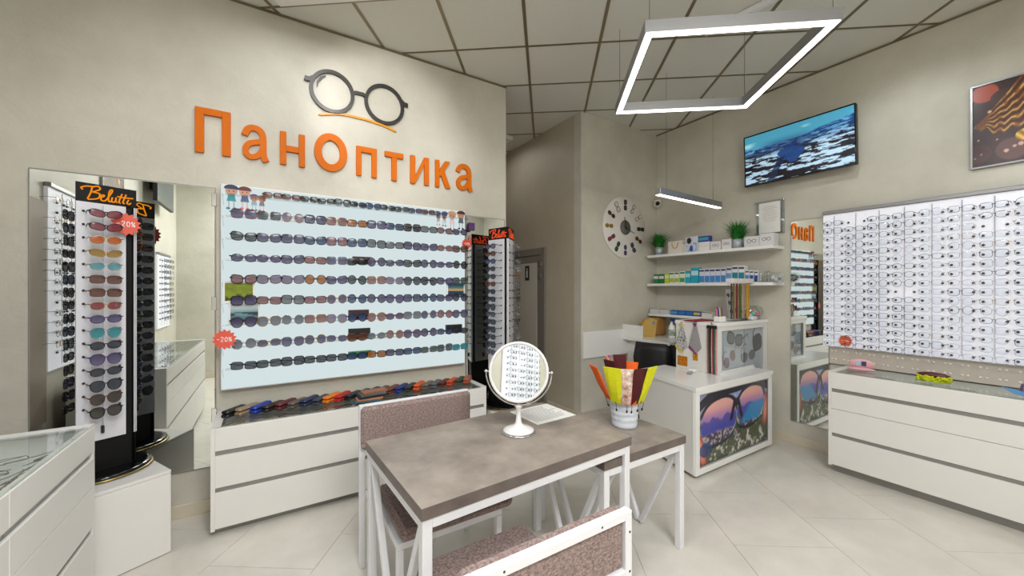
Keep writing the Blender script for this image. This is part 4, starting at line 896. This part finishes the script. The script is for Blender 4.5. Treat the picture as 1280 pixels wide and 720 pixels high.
# =============================================================== SHELVES ON THE RIGHT WALL
def shelf(label,y0,y1,z,d=.24,th=.03,x1=XE-.001):
    o=MB().box(-d,0,0,y1-y0,-th,0,.002).build('wall_shelf',WHITE2); tag(o,label,'shelf',None,(x1,y0,z)); return o
shelf('top white floating shelf carrying plants and logo boxes',1.80,3.24,1.91); shelf('middle white floating shelf carrying rows of lens solution boxes',1.80,3.24,1.555)
shelf('lowest floating shelf with blue contact lens boxes',2.30,3.24,1.180,.22)
def X_(px): return onX(px,340,4.10).y
def solid(name,label,catg,px0,px1,z,h,c,d=.07,band=None,group=None,X=4.06,logo=False,bandz=(.25,.75),cap=None):
    y0=onX(px1,340,X).y; y1=onX(px0,340,X).y; w_=y1-y0-.003
    t=T(name,label,catg,(X,(y0+y1)/2,z+.0005),R(-90),group)
    m=mat('box_%d_%d_%d'%c,c,.4,noise=.02,scale=20)
    MB().box(-w_/2,w_/2,0,d,0,h,.0015).build('carton',m,t)
    if band: MB().box(-w_/2+.002,w_/2-.002,-.0008,.0005,h*bandz[0],h*bandz[1]).build('printed_band',mat('band_%d_%d_%d'%band,band,.4,0,.05,60,0,.4,rgb2=tuple(min(255,int(v*.75+40)) for v in band)),t)
    if cap: MB().box(-w_/2+.002,w_/2-.002,-.0009,.0005,h*.80,h*.92).build('printed_title',mat('title_%d_%d_%d'%cap,cap,.4),t)
    if logo:
        k=MB()
        for sx in (-1,1): k.stroke([(p[0],p[1]) for p in arc(sx*w_*.17,h*.55,w_*.13,w_*.12,0,360,16)[:-1]],.004,.0006,closed=True)
        k.stroke([(-w_*.05,h*.56),(0,h*.6),(w_*.05,h*.56)],.004,.0006); k.build('spectacles_logo',mat('logo_dark',(60,60,64),.5),t)
    return t
S1=1.91;S2=1.555;S3=1.180
def plant(label,px,z):
    y=onX(px,305,4.10).y; t=T('grass_plant',label,'plant',(4.10,y,z+.0005))
    MB().lathe([(.001,0),(.040,0),(.050,.095),(.046,.095),(.038,.01),(.001,.01)],24).build('pot',mat('silver_pot',(176,184,192),.3,.3,noise=.03),t)
    MB().lathe([(.001,.07),(.045,.07),(.045,.072),(.001,.072)],16).build('soil',mat('soil',(50,40,30),.9,noise=.2),t)
    g=random.Random(int(px)); 
    for part in range(1):
        k=MB()
        for i in range(560):
            a=g.random()*2*PI; r0=.038*g.random()**.5; ln=g.uniform(.09,.235); sp=g.uniform(.03,.25)*(1-ln*1.7); w_=.0028
            p0=Vector((r0*math.cos(a),r0*math.sin(a),.07)); d=Vector((math.cos(a),math.sin(a),0)); s_=Vector((-math.sin(a),math.cos(a),0))*w_
            p1=p0+d*sp*.3+Vector((0,0,ln*.65)); p2=p0+d*sp+Vector((0,0,ln*.92+.01))
            k.add([p0-s_,p0+s_,p1+s_*.8,p1-s_*.8,p2],[(0,1,2,3),(3,2,4)],True)
        o=k.build('grass_blades',mat('grass_green',(38,132,36),.5,0,.25,30,0,.4,rgb2=(20,84,24)),t); o['kind']='stuff'
    return t
plant('potted green grass plant at far left of the top shelf',824,S1); plant('potted green grass plant between logo boxes on top shelf',922,S1)
t=solid('gift_bag','white gift bag with gold rope handle on top shelf','bag',835,853,S1,.145,(224,218,208)); MB().tube(cat([(-.04,-.004,.13),(-.03,-.006,.08),(0,-.007,.06),(.03,-.006,.08),(.04,-.004,.13)],5),.004,6).build('rope_handle',mat('gold_rope',(190,150,80),.5),t)
solid('white_carton','small white box beside the gift bag','box',853,863,S1,.055,(214,210,206)); 
o=solid('white_carton','small white box stacked above another beside the gift bag','box',853,862,S1+.056,.045,(222,220,216))
t=T('picture_folder','glossy folder with a blue figure print standing on top shelf','folder',(4.045,(X_(859)+X_(875))/2,S1+.0005),R(-90))
MB().box(-.07,.085,0,.010,0,.175,.001).build('board',mat('pale_folder',(206,206,216),.3,noise=.03),t)
def f_fold(U,V):
    n=vnoise(U,V,5,9); C=mixc(col(206,206,222)*np.ones(U.shape+(3,)),col(110,160,210)*np.ones(3),ss(.5,.6,n)*(V<.6)); C=mixc(C,col(24,40,30)*np.ones(3),ss(.05,.04,(U-.3)**2+(V-.75)**2)); return mixc(C,col(50,80,150)*np.ones(3),ss(.03,.02,(U-.5)**2+(V-.2)**2*.5))
picture('print',f_fold,.13,.165,24,30,INK,t,(.008,-.0015,.004))
solid('white_carton','white flat box, lower one under the blue phone-like pack','box',873,887,S1,.05,(226,224,222)); solid('white_carton','white flat box, upper one under the blue phone-like pack','box',873,887,S1+.051,.05,(222,220,220))
solid('blue_pack','dark blue and teal pack lying on white boxes, top shelf','box',872,886,S1+.103,.062,(50,60,150),band=(50,150,170))
for i,(a,b,lab) in enumerate([(888,901,'white box with spectacles logo, leftmost on top shelf'),(902,914,'white box with spectacles logo just left of second plant'),(930,949,'white box with spectacles logo just right of second plant'),(949,967,'white box with spectacles logo, rightmost on top shelf')]):
    solid('logo_box',lab,'box',a,b,S1,[.092,.105,.105,.118][i],(216,214,216),logo=True,group='white logo boxes on the top shelf',d=.10)
gg='lens solution boxes on the middle shelf'
for a,b,h,c,bd,cp,lab in [(817,823,.115,(24,120,70),(226,226,220),None,'green carton, leftmost on the middle shelf'),(823.5,830,.115,(20,110,64),(226,226,220),None,'second green carton on the middle shelf'),(830.5,836,.125,(190,206,70),(226,236,180),None,'lime green carton on middle shelf'),
    (836.5,842.5,.135,(226,230,214),(170,190,60),(60,90,60),'white carton with lime foot, beside the lime carton'),(843,849,.135,(228,230,220),(170,190,60),(60,90,60),'second white carton with lime foot on middle shelf'),(849.5,856,.14,(220,230,214),(60,150,80),(30,110,60),'white and leaf-green carton on middle shelf'),
    (856.5,863,.14,(40,160,190),(180,226,230),None,'shorter turquoise carton on middle shelf'),(863.5,873,.175,(30,160,186),(190,230,236),None,'tall turquoise carton on middle shelf')]:
    solid('lens_solution_carton',lab,'box',a,b,S2,h,c,band=bd,cap=cp,group=gg,bandz=(.1,.45) if 'white' in lab else (.5,.8))
for i in range(5): solid('lens_solution_carton',f'white and blue lens solution carton, {ORD[i]} of five equal ones, middle shelf','box',874+i*6.7,880.4+i*6.7,S2,.158,(206,210,226),band=(60,130,200),cap=(60,60,90),group=gg,bandz=(.05,.5))
for i,(a,b,h,c,bd,lab) in enumerate([(908,914.5,.165,(214,216,226),(90,150,210),'pale carton behind the chain display header'),(915,922.5,.175,(226,226,228),(24,130,150),'taller white carton with teal base, left of pair'),(923,930.5,.172,(226,226,228),(24,130,150),'taller white carton with teal base, right of pair'),
    (931.5,936.5,.125,(222,222,228),(90,130,190),'small white and blue carton right of teal pair'),(937,942,.12,(220,224,230),(24,70,150),'dark blue based carton on middle shelf'),(942.5,947.5,.115,(220,224,230),(24,60,130),'last dark blue based carton on middle shelf')]):
    solid('lens_solution_carton',lab,'box',a,b,S2,h,c,band=bd,cap=(70,70,90),group=gg,bandz=(.05,.6))
for i,px in enumerate((952,957,962)):
    y=onX(px,345,4.1).y; o=MB().lathe([(.001,0),(.02,0),(.022,.05),(.012,.085),(.011,.11),(.001,.112)],16).build('spray_bottle',glassm('clear_plastic_bottle',(240,242,242),.12)); tag(o,f'small clear bottle, {["left","middle","right"][i]} of three near right end of middle shelf','bottle','clear bottles on the middle shelf',(4.08+.02*(i%2),y,S2+.0005))
y=onX(971,345,4.1).y; t=T('glass_bowl','round clear bowl of small things at right end of middle shelf','bowl',(4.1,y,S2+.0005))
MB().lathe([(.001,0),(.04,0),(.062,.03),(.066,.055),(.055,.085),(.045,.095),(.044,.092),(.053,.083),(.063,.055),(.058,.032),(.038,.004),(.001,.004)],24).build('bowl',GLASS,t)
for i,c in enumerate([(226,226,230),(120,110,170),(230,222,226),(190,200,206),(150,120,160),(236,232,230)]): MB().ball((.03*math.cos(i*1.1),.03*math.sin(i*1.1),.025+.01*(i%3)),.018,8).build('trinket',mat('pale_trinket_%d'%i,c,.5,noise=.1,scale=40),t)
for i in range(2): solid('white_carton','dotted white carton, %s on the lowest shelf'%['leftmost','second'][i],'box',812+i*12.5,824+i*12.5,S3,.068,(206,206,204),cap=(120,120,124),d=.08,X=4.08)
for i in range(4): solid('contact_lens_box',f'blue contact lens box, {ORD[i]} of four on the lowest shelf','box',838+i*9.5,847+i*9.5,S3,.055,(24,90,170),band=[(80,160,200),(30,120,190),(40,110,190),(220,190,60)][i],group='contact lens boxes on the lowest shelf',X=4.07)
solid('white_carton','small white box right of the blue contact lens boxes','box',876.5,890,S3,.055,(224,220,212),cap=(90,80,70),X=4.07)
# worktop behind the counter with its things
t=T('back_worktop','white worktop in the corner behind the counter','counter',(XE,YN,0))
MB().box(3.62,XE-.001,2.62,YN-.001,.88,.91,.002).build('top',WHITE2,t,True); MB().box(3.70,3.72,2.68,YN-.016,0,.879).box(4.20,4.22,2.68,YN-.016,0,.879).build('support',WHITE,t,True)
MB().box(3.63,3.66,3.0,YN-.002,.911,1.06).build('upstand',WHITE2,t,True)
o=MB().box(2.98,4.05,-.018,-.001,.70,1.0,.002).build('wall_board',WHITE2); tag(o,'long white board fixed to wall below the round clock','board',None,(0,YN,0))
t=T('file_folder','yellow kraft magazine file standing on the back worktop','folder',(3.86,3.12,.911),R(-30))
MB().plate([(-.12,0),(.10,0),(.12,.20),(.05,.23),(-.03,.2)],-.04,.04).build('case',mat('kraft_yellow',(196,160,84),.6,noise=.06,scale=20),t); MB().ball((.08,-.041,.17),.018,8,(1,.1,1)).build('blue_dot',mat('dot_blue',(90,150,190),.5),t)
o=MB().box(-.09,.09,-.05,.05,0,.22,.02).build('brown_bag',mat('brown_paper_bag',(166,120,60),.7,bump=.3,scale=20)); tag(o,'brown paper bag behind the spray bottle on back worktop','bag',None,(4.10,3.12,.911))
t=T('spray_bottle','white trigger spray bottle with dark blue head on back worktop','bottle',(4.0,2.86,.9115),R(-30))
MB().lathe([(.001,0),(.038,0),(.04,.01),(.04,.11),(.03,.15),(.014,.18),(.013,.2),(.001,.2)],20).build('bottle',WHITE2,t)
MB().box(-.018,.018,-.05,.02,.20,.235,.008).box(-.006,.006,-.045,-.035,.16,.2,.003).build('trigger_head',mat('trigger_blue',(40,60,120),.4),t)
MB().lathe([(.0405,.03),(.0408,.03),(.0408,.10),(.0405,.10)],20).build('label_band',mat('green_label',(90,130,80),.4,0,.1,30,0,.4,rgb2=(226,226,220)),t)
o=MB().box(-.05,.05,-.035,.035,0,.15,.003).build('green_pack',mat('green_pack',(30,120,60),.4,0,.1,40,0,.4,rgb2=(200,220,200))); tag(o,'green and white pack beside the spray bottle','box',None,(4.16,2.78,.911))
t=T('office_chair','black office chair pushed in behind the counter','chair',(3.58,2.80,0),R(-72))
k=MB(); 
k.add(*(lambda vs,fs:(vs,fs))([(x*(.22-.05*abs(z-.5)),(.02*s)-.05*math.cos(x*1.4)+.1*z*.3,.55+.34*z) for s in (-1,1) for z in (0,.25,.5,.75,1) for x in (-1,-.5,0,.5,1)],
   [(a,a+1,a+6,a+5) for a in (0,1,2,3,5,6,7,8,10,11,12,13,15,16,17,18)]+[(a+25,a+30,a+31,a+26) for a in (0,1,2,3,5,6,7,8,10,11,12,13,15,16,17,18)]+[(i,i+25,i+26,i+1) for i in range(4)]+[(20+i,21+i,46+i,45+i) for i in range(4)]+[(i*5,i*5+5,i*5+30,i*5+25) for i in range(4)]+[(i*5+4,i*5+29,i*5+34,i*5+9) for i in range(4)]),sm=True)
k.build('backrest',BLK,t); MB().box(-.23,.23,-.42,.02,.42,.50,.03).build('seat',BLK,t); MB().tube([(0,-.2,.10),(0,-.2,.42)],.025,10).build('gas_lift',CHROME,t); MB().bar((0,-.0,.45),(0,.045,.62),.04,.02).build('back_bracket',BLK,t)
for i in range(5):
    a=2*PI*i/5; MB().bar((0,-.2,.09),(.27*math.cos(a),-.2+.27*math.sin(a),.065),.04,.03).build('base_arm',BLK,t); MB().ball((.27*math.cos(a),-.2+.27*math.sin(a),.0255),.025,8).build('castor',BLK,t)
# =============================================================== CLOCK
t=T('wall_clock','large round white wall clock with sunglasses as hour marks','clock',(3.66,YN,2.237))
DM=Matrix.Rotation(PI/2,4,'X')
MB().lathe([(.001,0),(.372,0),(.376,.004),(.376,.012),(.372,.016),(.001,.016)],64,M=DM).build('dial',mat('clock_white',(224,220,214),.45,noise=.01),t)
MB().lathe([(.001,.016),(.09,.016),(.09,.020),(.001,.020)],32,M=DM).build('centre_disc',mat('clock_grey',(104,100,96),.5),t)
def hand(a,L,w_,y):
    k=MB().stroke([(-.2*L*math.sin(R(a)),-.2*L*math.cos(R(a))),(L*math.sin(R(a)),L*math.cos(R(a)))],[w_,w_*.3],.003,y=y); k.build('hand',BLK,t)
hand(-8,.13,.016,-.022); hand(112,.17,.011,-.026)
HC=[('rect','tortoise','grey'),('oval','brown','brown'),('rect','gold','amber'),('rect','black','black'),('oval','brown','brown'),('cat','grey','violet'),('oval','purple','violet'),('rect','green','green'),('rect','rose','red'),('oval','olive','gold'),('oval','tortoise','brown'),('square','brown','brown')]
FR['olive']=(120,110,60)
for i,(sh,f_,l_) in enumerate(HC):
    a=30*i; r=.275; k=MB(); q=MB()
    for sd in (-1,1):
        k.stroke([(x,z) for x,z in outline(sh,sd,14)],.005,.004,closed=True); q.plate([(x,z) for x,z in outline(sh,sd,14)][::-1],-.003,0)
    k.stroke([(-.009,.004),(.009,.004)],.004,.004)
    M=Matrix.Translation((r*math.sin(R(a)),-.0165,r*math.cos(R(a))))@Matrix.Rotation(R(a-90),4,'Y')@Matrix.Scale(1.02,4)
    q.xf(M); q.build('hour_lens',mat('mark_'+l_,LN[l_][0],.3,noise=.05) if i not in(1,2,11) else mat('mark_clear',(206,200,190),.3),t); k.xf(M); k.build('hour_mark',fm(f_),t)
# =============================================================== TV, PICTURE, CERTIFICATE, CAMERA
t=T('television','wall-mounted television showing a snowy fjord, high on right wall','television',(4.14,1.657,2.535),R(-90)); t.rotation_euler=(R(3),0,R(-90))
MB().box(-.447,.447,0,.04,0,.505,.004).build('housing',BLK,t)
for a,b,c,d in ((-.447,.447,0,.014),(-.447,.447,.493,.505),(-.447,-.437,.014,.493),(.437,.447,.014,.493)): MB().box(a,b,-.004,0,c,d).build('bezel',BLACK,t)
def f_tv(U,V):
    n=vnoise(U+.15*V,V,5,31,5,1.2,4.5); n2=vnoise(U,V,16,33,4,1,3); 
    C=mixc(col(70,150,180)*np.ones(U.shape+(3,)),col(150,206,216)*np.ones(3),ss(.55,.7,vnoise(U,V,5,4,sx=.5)))
    hz=.70+.26*np.maximum(0,U-.5)*1.1+.04*n; land=ss(hz+.01,hz-.01,V)
    far=mixc(col(20,60,120),col(90,150,190),ss(.45,.6,n2)); near=mixc(col(16,14,26),col(170,200,222),ss(.50,.56,n*.75+n2*.25))
    g=ss(.75,.45,V-.12*np.maximum(0,U-.6)); L_=mixc(far,near,g); C=mixc(C,L_,land)
    rv=np.abs(U-(.47+.1*(.45-V)))<(.03+.10*ss(.25,.5,V)*ss(.62,.5,V)); C=mixc(C,col(22,62,122)*np.ones(3),(rv&(V<.62)&(V>.28))*.95)
    C=mixc(C,col(14,34,70)*np.ones(3),((np.abs(U-(.26+.28*V))<.035)&(V<.42))*.75)
    return mixc(C,col(20,40,90)*np.ones(3),ss(.2,.0,np.abs(V-.66))*ss(.3,.1,np.abs(U-.42))*.5)
picture('screen',f_tv,.876,.48,170,96,printm('lit_screen',.2,.55),t,(0,-.001,.0135))
MB().box(-.03,.03,-.0045,-.0035,.004,.009).build('maker_mark',ALU,t)
MB().box(-.15,.15,.04,.135,.15,.35,.003).build('wall_bracket',BLK,t)
def f_art(U,V):
    W=U/.26; n=vnoise(W,V,4,41,4); n2=vnoise(W,V,9,43,3); C=mixc(col(50,32,34),col(68,46,46),n)
    asp=.2184/.566
    def disc(cx,cz,rr,c,e=.04):
        nonlocal C
        d=np.sqrt(((W-cx)*asp)**2+(V-cz)**2)/rr; C=mixc(C,col(*c)*np.ones(3),ss(1+e,1-e,d))
    for a in ((.25,.90,.11,(168,74,52)),(.62,.80,.10,(74,46,42)),(.15,.42,.12,(58,38,42)),(.80,.16,.13,(96,64,60)),(.12,.16,.11,(72,46,46)),(1.6,.2,.2,(110,66,56)),(3.2,.8,.16,(150,74,52)),(3.4,.25,.2,(84,50,48))): disc(*a)
    up=.50+.52*np.clip(W,0,1.6)**1.15; lo=.46-.09*ss(.2,.5,W)+.12*np.clip(W-.7,0,2)
    lo=lo+.02*np.sin(W*26); t_=(V-lo)/(up-lo+1e-3); hair=ss(-.02,.03,V-lo)*ss(.02,-.02,V-up)*ss(0,.06,W)*ss(2.2,1.9,W)
    st=.5+.5*np.sin(t_*34+7*n+3*W); H_=mixc(mixc(col(66,34,18),col(150,92,40),st),col(214,172,100)*np.ones(3),ss(.80,1,st)*ss(.35,.6,n2)); C=mixc(C,H_,hair)
    d=((W-1.35)/.34)**2+((V-.74)/.20)**2; C=mixc(C,mixc(col(140,84,54),col(206,142,96),ss(1,0,d)),ss(1.05,.95,d))
    for sx in (-.13,.13): C=mixc(C,col(50,26,22)*np.ones(3),ss(1.1,.8,((W-1.35-sx)/.07)**2+((V-.78)/.02)**2))
    C=mixc(C,col(150,40,36)*np.ones(3),ss(1.1,.8,((W-1.35)/.09)**2+((V-.64)/.018)**2))
    for a in ((.68,.145,.020,(214,168,150)),(.84,.185,.015,(206,160,140)),(.96,.20,.022,(206,160,140)),(.50,.30,.010,(190,140,124)),(.35,.66,.016,(210,170,130)),(.18,.15,.008,(200,160,150)),(.05,.11,.008,(200,160,150)),(.12,.33,.009,(190,150,140))): disc(*a,e=.12)
    d=((W-1.05)/.2)**2+((V-.30)/.07)**2; return mixc(C,mixc(col(150,96,20),col(236,190,70),.5+.5*np.sin(W*30+V*60)),ss(1.05,.9,d))
t=T('wall_picture','framed dark red painting of a long-haired woman at upper right','picture',(XE,.18,2.345),R(-90))
MB().box(-.43,.43,-.025,-.001,0,.012,.001).box(-.43,.43,-.025,-.001,.578,.59,.001).box(-.43,-.42,-.025,-.001,.012,.578).box(.42,.43,-.025,-.001,.012,.578).build('frame',ALU,t)
picture('print',f_art,.84,.566,330,110,INKG,t,(0,-.015,.012))
t=T('certificate_holder','clear acrylic holder with a printed certificate on right wall','certificate',(XE-.001,1.92,2.045),R(-90))
MB().box(-.135,.125,-.02,-.001,0,.335,.003).build('acrylic_holder',ACRY,t); MB().box(-.135,.125,-.0009,0,-.005,.335).build('back_sheet',mat('pale_grey_sheet',(176,176,176),.3,.3,noise=.03),t)
MB().box(-.10,.095,-.030,-.022,.01,.315,.001).build('certificate',PAPER,t)
k=MB()
for i in range(9): z=.27-.018*i; ww=[.05,.07,.045,.06,.07,.065,.07,.06,.05][i]; k.box(-ww,ww,-.0306,-.030,z,z+.003)
o=k.build('text_lines',mat('faint_print',(186,170,168),.6),t); o['kind']='stuff'
for x,z in ((-.13,.325),(.12,.325),(-.13,.01),(.12,.01)): MB().lathe([(.001,0),(.009,0),(.009,.03),(.001,.03)],10,M=Matrix.Translation((x,-.001,z))@DM).build('standoff',CHROME,t)
t=T('security_camera','small white dome security camera in the room corner','camera',(4.22,3.23,2.585))
MB().lathe([(.001,.05),(.05,.05),(.055,.03),(.055,0),(.045,-.03),(.02,-.05),(.001,-.052)],24).build('dome',mat('camera_white',(214,210,204),.35),t); MB().ball((-.035,-.03,-.005),.028,10).build('lens',BLACK,t); MB().box(.03,.049,-.03,.03,-.03,.05).build('mount',WHITE,t)
# =============================================================== PENDANT LIGHTS
GL=emis('led_diffuser',(255,250,242),6.0); WIRE=mat('steel_wire',(120,116,108),.4,.6)
cx,cy=2.355,1.445; hs=.485; t=T('square_pendant_light','square aluminium pendant frame light hanging from the ceiling','ceiling light',(cx,cy,2.85),R(-37.8))
pw=.052
for a,b,c,d in ((-hs,hs,-hs,-hs+pw),(-hs,hs,hs-pw,hs),(-hs,-hs+pw,-hs+pw,hs-pw),(hs-pw,hs,-hs+pw,hs-pw)):
    MB().box(a,b,c,d,.004,.068,.001).build('profile',ALU,t)
e=.008
for a,b,c,d in ((-hs+e,hs-e,-hs+e,-hs+pw-e),(-hs+e,hs-e,hs-pw+e,hs-e),(-hs+e,-hs+pw-e,-hs+pw-e,hs-pw+e),(hs-pw+e,hs-e,-hs+pw-e,hs-pw+e)):
    MB().box(a,b,c,d,.0,.0039).build('diffuser',GL,t)
for sx in (-1,1):
    for sy in (-1,1): MB().tube([(sx*(hs-.03),sy*(hs-.03),.068),(sx*(hs-.03),sy*(hs-.03),.655)],.0018,5).build('suspension_wire',WIRE,t)
t=T('linear_pendant_light','slim linear aluminium pendant light over the counter','ceiling light',(3.50,2.29,2.345),R(2))
MB().box(-.53,.53,-.028,.028,.003,.062,.001).build('profile',ALU,t); MB().box(-.525,.525,-.023,.023,0,.0029).build('diffuser',GL,t)
for x in (-.4,.4): MB().tube([(x,0,.062),(x,0,1.15)],.0016,5).build('suspension_wire',WIRE,t)
# ceiling track with spots washing the sign
def track(label,p0,p1,spots,lc=(1,.985,.96)):
    a=Vector(p0); b=Vector(p1); t=T('track_light',label,'ceiling light',p0); MB().bar(a,b,.04,.035).build('track_rail',WMET,t,True)
    for (u,aim,pwr,sz) in spots:
        p=a.lerp(b,u); q=p+Vector((0,0,-.11)); d=(Vector(aim)-q).normalized()
        MB().tube([p+Vector((0,0,-.015)),q],.008,8).build('spot_arm',WMET,t,True)
        k=MB(); k.tube([q-d*.05,q+d*.07],.032,16); hd=k.build('spot_head',WMET,t,True); k=MB(); k.tube([q+d*.0701,q+d*.0715],.026,16); k.build('spot_lens',GL,t,True).parent=hd
        if pwr: spot(tuple(q+d*.09),aim,pwr,sz,col=lc)
    return t
track('white ceiling track with three spotlights in front of the sign wall',(-.35,1.95,3.475),(1.45,1.55,3.475),[(.42,(.80,3.28,2.88),38,.95),(.05,(-.6,3.28,1.8),10,1.2),(.9,(1.45,3.2,1.9),16,1.1)])
track('white ceiling track with two spotlights above the right display',(2.85,1.75,3.475),(3.15,-.55,3.475),[(.35,(4.2,.85,2.3),17,1.35),(.75,(4.2,-.1,1.9),9,1.2)],(.90,.97,1))
for (x,y),lab in (((-.10,1.2),'left'),):
    pass
for (x,y,sx,sy,lab) in ((.55,-1.1,1.5,.8,'large added fill luminaire, unseen behind the camera, left one'),(3.3,-.7,1.2,.9,'large added fill luminaire, unseen behind the camera, right one'),(.1,.9,.7,.7,'square added fill luminaire, unseen overhead on the left side')):  # added housings for the unseen fill lamps
    o=MB().box(-sx/2-.02,sx/2+.02,-sy/2-.02,sy/2+.02,.0,.06,.003).build('flush_or_added_luminaire',WHITE); tag(o,lab,'ceiling light',None,(x,y,3.425))
# =============================================================== SEEN IN THE LEFT MIRROR: south and west walls
o=MB().box(-.06,.06,-.04,0,-.04,.04,.004).build('call_button',mat('red_button_box',(170,36,40),.4)); tag(o,'small red call button box on the rear wall','button',None,(.02,YS+.001,1.50)); o.rotation_euler=(0,0,PI)
t=T('thermometer_dispenser','white wall dispenser with small screen on the rear wall','dispenser',(.24,YS+.001,1.10),PI)
MB().box(-.07,.07,-.05,0,0,.28,.01).build('housing',WHITE2,t); MB().box(-.04,.04,-.052,-.05,.12,.2).build('screen',mat('teal_screen',(60,130,130),.3),t); MB().ball((0,-.03,.32),.05,10,(1,.6,1)).build('head',WHITE2,t)
t=T('television','dark television on west wall seen only in mirror','television',(XW,-.1,2.55),R(90)); MB().box(-.45,.45,-.14,-.10,0,.52,.004).build('housing',BLK,t); MB().box(-.44,.44,-.142,-.1401,.012,.508).build('screen',mat('grey_screen',(70,82,88),.2),t); MB().box(-.1,.1,-.10,-.001,.2,.34).build('wall_bracket',BLK,t)
t=T('wall_picture','framed print on west wall seen only in mirror','picture',(XW,1.35,2.40),R(90)); MB().box(-.3,.3,-.02,-.001,0,.5,.002).build('frame',ALU,t); picture('print',lambda U,V:f_art(U,V),.57,.47,40,30,INKG,t,(0,-.021,.015))

o=MB().box(-.36,.36,-.30,.30,0,.05,.003).build('flush_or_added_luminaire',WHITE); tag(o,'flush ceiling luminaire at the top edge near the sign wall','ceiling light',None,(.155,2.65,3.44)); o.rotation_euler=(0,0,R(-37))

o=MB().box(-.22,.22,-.22,.22,0,.05,.003).build('flush_or_added_luminaire',WHITE); tag(o,'small square fill luminaire added on the corridor ceiling','ceiling light',None,(2.46,4.5,3.44))  # added housing for the corridor fill lamp
